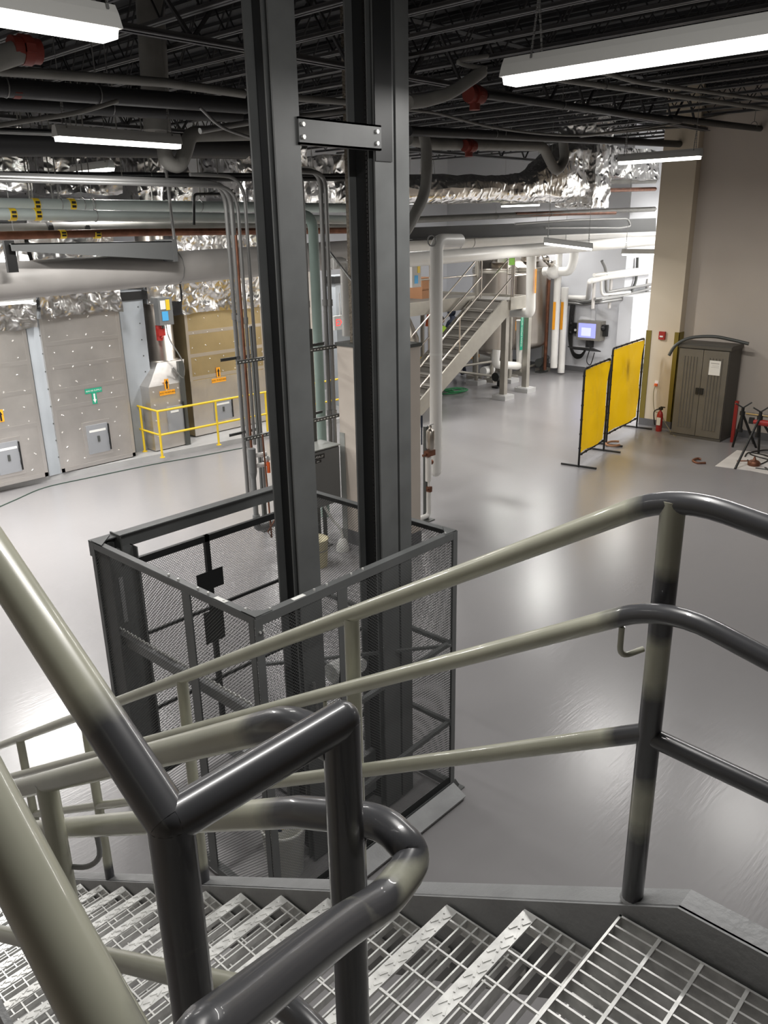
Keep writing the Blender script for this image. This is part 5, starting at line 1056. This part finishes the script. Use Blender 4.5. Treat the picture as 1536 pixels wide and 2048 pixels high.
# crouching worker under the stair
w2_ = PZ(925, 754, 0)
J2 = [(0, 0, .88), (0, -.08, 1.08), (0, -.20, 1.30), (0, -.27, 1.38), (0, -.34, 1.48), (.19, -.20, 1.30), (.24, -.28, 1.05), (.18, -.45, .95), (-.19, -.20, 1.30), (-.24, -.28, 1.05), (-.18, -.45, .95), (.10, 0, .84), (.12, -.08, .46), (.12, .04, .08), (.12, -.14, .04), (-.10, 0, .84), (-.12, -.02, .46), (-.12, .12, .08), (-.12, -.06, .04)]
w2_ = PZ(917, 752, 0)
p2 = person(w2_, J2, Ed, Rd, 'person in dark blue clothes and cap stooping behind the far stair')
p2.rotation_euler = (0, 0, 2.9); p2.scale = (1.08, 1.08, 1.17)
lpart('cap', MB().ball((0, -.33, 1.53), .115, 12), 'navy', p2, 'dark blue cap'); lpart('face', MB().ball((0, -.41, 1.47), .06, 8).ball((.025, -.46, 1.49), .01, 6).ball((-.025, -.46, 1.49), .01, 6).cyl((0, -.46, 1.47), (0, -.485, 1.46), .012, 6), 'skin', p2)
for s_ in (1, -1): lpart('hand', MB().ball((.18*s_, -.49, .93), .04, 8, (.7, 1.2, .6)), 'skin', p2)
# ================================================================== WELDING SCREENS
def screen(a, b, h, label, sag=.05):
    a = Vector(a); b = Vector(b); a.z = b.z = 0; d = (b-a).normalized(); n = Vector((-d.y, d.x, 0)); L = (b-a).length
    t = thing('welding_screen', label, 'screen', (a+b)/2)
    z0 = .22
    fr = [a+UZ*.05, a+UZ*h, b+UZ*h, b+UZ*.05]
    part('frame', MB().tube(bend(fr, .06), .019, 10).tube([a+UZ*z0, b+UZ*z0], .017, 8), 'black', t, 'black tube frame')
    for e in (a, b): part('foot', MB().tube([e-n*.33+UZ*.02, e+n*.33+UZ*.02], .018, 8).cyl(e, e+UZ*.1, .02, 8), 'black', t)
    g = MB(); g.grid(lambda u, v: a+d*(.03+u*(L-.06))+UZ*(z0+.03+v*(h-z0-.06))+n*(.018*math.sin(u*7+v*3)+.012*math.sin(v*9-u*4)+.02*noise.noise(Vector((u*4, v*5, L)))), 24, 30)
    part('curtain', g, 'curtain_yellow', t, 'translucent yellow vinyl curtain')
    tb = MB()
    for k in range(6): 
        f = (k+.5)/6
        for p in (a+d*(L*f)+UZ*h, a+d*(L*f)+UZ*z0): tb.cyl(p-UZ*.02, p+UZ*.02, .022, 6)
        for p in (a+UZ*(z0+(h-z0)*f), b+UZ*(z0+(h-z0)*f)): tb.cyl(p-d*.02, p+d*.02, .022, 6)
    part('tie', tb, 'black', t, kind='stuff')
    return t
s1 = screen(PZ(1157, 934, 0), PZ(1207, 902, 0), 1.76, 'left yellow welding screen, standing nearer and leaning open')
s2 = screen(PZ(1212, 890, 0), PZ(1273, 856, 0), 1.88, 'right yellow welding screen with a small sticker, before the pillar')
p = PX(1243, 727, (PZ(1243, 873, 0)).x); nd = (PZ(1273, 856, 0)-PZ(1212, 890, 0)).normalized()
part('sticker', MB().obox(p+Vector((nd.y, -nd.x, 0))*.04, nd*.08, UZ*.15, Vector((nd.y, -nd.x, 0))*.002), 'guard_olive', s2, 'darker patch label')
p = PZ(1228, 889, .02); single('hose_loop', MB().tube([p+Vector((math.cos(a*.5)*.2, math.sin(a*.5)*.14, .02)) for a in range(10)], .022, 8), 'cardboard', 'brown loop of hose at the foot of the right yellow screen', 'hose')
# ================================================================== CABINET AND THE RIGHT CORNER
c0_, c1_ = Vector((15.92, 6.80, 0)), Vector((15.92, 5.80, 0))
cw = c0_.y-c1_.y; hC = 1.84
cbn = thing('storage_cabinet', 'tall dark taupe plastic cabinet with ribbed double doors against the right wall', 'cabinet', (16.2, 6.3, 0))
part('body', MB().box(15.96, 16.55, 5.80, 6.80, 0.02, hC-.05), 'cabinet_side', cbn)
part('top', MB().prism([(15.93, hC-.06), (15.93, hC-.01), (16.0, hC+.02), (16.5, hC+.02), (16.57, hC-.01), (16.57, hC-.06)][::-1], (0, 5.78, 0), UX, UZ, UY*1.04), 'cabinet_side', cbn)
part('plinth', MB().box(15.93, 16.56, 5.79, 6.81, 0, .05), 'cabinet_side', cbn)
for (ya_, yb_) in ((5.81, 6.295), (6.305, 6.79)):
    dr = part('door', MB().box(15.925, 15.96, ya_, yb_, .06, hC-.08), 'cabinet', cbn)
    for k in range(5):
        yy = ya_+.12+(yb_-ya_-.24)*k/4; spart('rib', MB().prism([(-.02, 0), (-.009, -.012), (.009, -.012), (.02, 0)], (15.925, yy, .2), UY, UX, UZ*(hC-.42)), 'cabinet', dr)
    hy = yb_-.04 if yb_ < 6.3 else ya_+.04
    spart('handle', MB().box(15.90, 15.93, hy-.03, hy+.03, .90, 1.02), 'black', dr)
ppx = PX(1430, 735, 15.92); part('notice', MB().box(15.905, 15.912, ppx.y-.11, ppx.y+.11, ppx.z-.15, ppx.z+.13), 'paper', cbn, 'white paper notice'); part('notice_lines', MB().box(15.903, 15.905, ppx.y-.08, ppx.y+.08, ppx.z+.07, ppx.z+.085).box(15.903, 15.905, ppx.y-.08, ppx.y+.05, ppx.z+.03, ppx.z+.035).box(15.903, 15.905, ppx.y-.08, ppx.y+.07, ppx.z-.0, ppx.z+.005), 'grey_jacket', cbn)
hz_ = [PX(1338, 711, 15.86), PX(1352, 690, 15.9), PX(1380, 676, 16.0), PX(1425, 673, 16.1), PX(1465, 680, 16.2), PX(1497, 692, 16.25)]
for p in hz_[2:]: p.z = max(p.z, hC+.06)
single('bent_hose', MB().tube(spline(hz_, 7), .032, 10), 'strut', 'dark bent hose lying across the cabinet top', 'hose')
ps = PX(1325, 671, 16.39); t = thing('fire_alarm_pull', 'small red fire alarm pull station on the pillar', 'fire alarm', ps); part('box', MB().box(16.35, 16.4, ps.y-.065, ps.y+.065, ps.z-.08, ps.z+.08), 'red_paint', t); part('lever', MB().box(16.335, 16.35, ps.y-.035, ps.y+.035, ps.z-.03, ps.z+.0), 'white_paint', t)
ot = PX(1313, 767, 16.39); t = thing('wall_outlet', 'ivory wall outlet on the pillar with a plugged cord', 'outlet', ot); part('plate', MB().box(16.392, 16.4, ot.y-.04, ot.y+.04, ot.z-.06, ot.z+.06), 'white_paint', t); part('plug', MB().box(16.35, 16.392, ot.y-.03, ot.y+.03, ot.z-.055, ot.z-.0), 'hivis_orange', t, 'orange plug')
single('power_cord', MB().tube(spline([ot+Vector((-.04, 0, -.03)), ot+Vector((-.06, .02, -.2)), ot+Vector((-.07, -.04, -.55)), PX(1322, 828, 16.25), PX(1330, 845, 16.1), PZ(1345, 868, .012), PZ(1352, 873, .012)], 6), .008, 6), 'cord_tan', 'tan power cord hanging from the outlet to the floor', 'cord')
fe = PZ(1317, 862, 0); t = thing('fire_extinguisher', 'red fire extinguisher on the floor before the pillar', 'fire extinguisher', fe)
part('cylinder', MB().lathe(fe, [(.058, 0), (.062, .02), (.062, .34), (.045, .40), (.022, .42), (.022, .45)], 20), 'red_paint', t); part('valve', MB().box(fe.x-.03, fe.x+.03, fe.y-.04, fe.y+.03, fe.z+.45, fe.z+.5).box(fe.x-.015, fe.x+.015, fe.y-.09, fe.y, fe.z+.5, fe.z+.52), 'black', t); part('nozzle_hose', MB().tube(spline([fe+Vector((0, .04, .46)), fe+Vector((-.03, .12, .40)), fe+Vector((-.03, .10, .2)), fe+Vector((-.02, .085, .12))], 5), .012, 8), 'black', t); part('label', MB().obox(fe+Vector((-.072, -.012, .22)), (.006, 0, 0), (0, .04, 0), (0, 0, .08)), 'paper', t)
rbp = PZ(1464, 884, 0); single('red_bar', MB().box(rbp.x-.03, rbp.x+.03, rbp.y-.03, rbp.y+.03, 0, .82), 'red_paint', 'red square bar standing upright right of the cabinet', 'bar')
shp = [PZ(1430, 932, .006), PZ(1474, 900, .006), PZ(1500, 903, .006), PZ(1560, 912, .006), PZ(1580, 957, .006), PZ(1500, 941, .006), PZ(1468, 937, .006)]
mb = MB(); n_ = len(shp); mb.add([p for p in shp]+[p-UZ*.005 for p in shp], [tuple(range(n_))[::-1], tuple(range(n_, 2*n_))]+[(i, (i+1) % n_, n_+(i+1) % n_, n_+i) for i in range(n_)])
single('floor_sheet', mb, 'sheet_white', 'white smudged sheet lying on the floor under the pipe stands', 'sheet')
single('curved_strap', MB().tube(spline([PZ(1411, 926, .015), PZ(1395, 926, .015), PZ(1386, 921, .02), PZ(1395, 917, .03), PZ(1402, 919, .015)], 6), .022, 8), 'copper', 'curved rusty strap lying on the floor left of the sheet', 'strap')
def tripod(head, feet, label):
    t = thing('pipe_stand_tripod', label, 'tripod stand', (head.x, head.y, 0))
    for f in feet: part('leg', MB().tube([head, f], .022, 8), 'black', t)
    part('column', MB().cyl(head-UZ*.35, head+UZ*.1, .03, 10), 'black', t); part('collar', MB().cyl(head-UZ*.04, head+UZ*.03, .05, 10).cyl(head-UZ*.36, head-UZ*.3, .045, 10), 'black', t)
    part('vee_head', MB().tube([head+UZ*.1+Vector((-.13, .1, .09)), head+UZ*.1, head+UZ*.1+Vector((.13, -.1, .09))], .014, 8), 'strut', t)
    return t
hd = PZ(1480, 880, 0); 
tripod(Vector((15.55, 5.30, .72)), [PZ(1465, 894, 0), PZ(1508, 888, 0), Vector((15.95, 5.1, 0))], 'black tripod pipe stand nearest the cabinet')
tripod(Vector((15.0, 4.80, .80)), [PZ(1470, 938, 0), PZ(1517, 908, 0), Vector((15.3, 4.35, 0))], 'black tripod pipe stand with a long leg on the white sheet')
a, b = PX(1494, 827, 15.45), PX(1560, 836, 14.95)
single('steel_pipe', MB().tube([a, b], .028, 12), 'stainless', 'bright steel pipe resting across the tripod stands', 'pipe')
c = PX(1530, 843, 15.0); t = thing('pipe_threader', 'red and black power tool clamped on the steel pipe', 'power tool', c); part('body', MB().cyl(c+Vector((0, .14, -.03)), c+Vector((0, -.12, -.03)), .055, 14).cyl(c+Vector((0, .14, -.03)), c+Vector((0, .19, -.03)), .04, 12), 'red_paint', t); part('grip', MB().box(c.x-.03, c.x+.03, c.y+.19, c.y+.27, c.z-.07, c.z+.04), 'black', t)
p = PZ(1508, 926, .05); single('oil_can', MB().lathe(p-UZ*.04, [(.10, 0), (.11, .05), (.08, .08), (.03, .1), (.012, .16)], 16).tube([p+Vector((0, .05, .03)), p+Vector((-.05, .28, .0))], .012, 6), 'copper', 'dark brown oil can on the white sheet', 'can')
single('floor_cables', MB().tube(spline([PZ(1490, 913, .015), PZ(1500, 905, .015), PZ(1540, 915, .02), PZ(1515, 930, .015), PZ(1495, 920, .015)], 6), .012, 6).tube(spline([PZ(1560, 905, .015), PZ(1530, 900, .015), PZ(1500, 908, .015), PZ(1560, 925, .015)], 6), .012, 6), 'black', 'tangled black cables on the white sheet', 'cable')
p = PZ(1532, 938, .012); single('scissors', MB().bar(p+Vector((-.05, .16, 0)), p+Vector((.0, -.16, 0)), .03, .012).bar(p+Vector((.1, .05, 0)), p+Vector((-.1, -.1, 0)), .03, .012), 'strut', 'crossed flat tools at the near edge of the sheet', 'tool')
# outside-frame backing so that reflections see a room: upper landing wall
struct('wall_stair', MB().box(-3.2, -3.0, -3, 6, 0, DECK), 'wall_beige')

rp = PX(262, 1480, CX0-.03); single('red_hook', MB().tube([rp+Vector((0, math.cos(a*.6)*.03, math.sin(a*.6)*.025)) for a in range(9)], .008, 8), 'red_paint', 'small red hook on the lower left edge of the lift enclosure', 'hook')
wb = PZ(572, 1735, 0); t = thing('plastic_pail', 'white pail with yellow and blue cords on its rim inside the lift enclosure', 'pail', wb)
part('body', MB().lathe(wb, [(.12, 0), (.15, .34), (.155, .36), (.14, .36), (.12, .04)], 20), 'cable_white', t); part('yellow_cord', MB().tube([wb+Vector((math.cos(a*.5)*.09, math.sin(a*.5)*.09, .37+.004*a)) for a in range(12)], .012, 6), 'yellow_paint', t); part('blue_cord', MB().tube([wb+Vector((math.cos(a*.5)*.11, math.sin(a*.5)*.1, .375+.003*a)) for a in range(9)], .01, 6), 'navy', t)
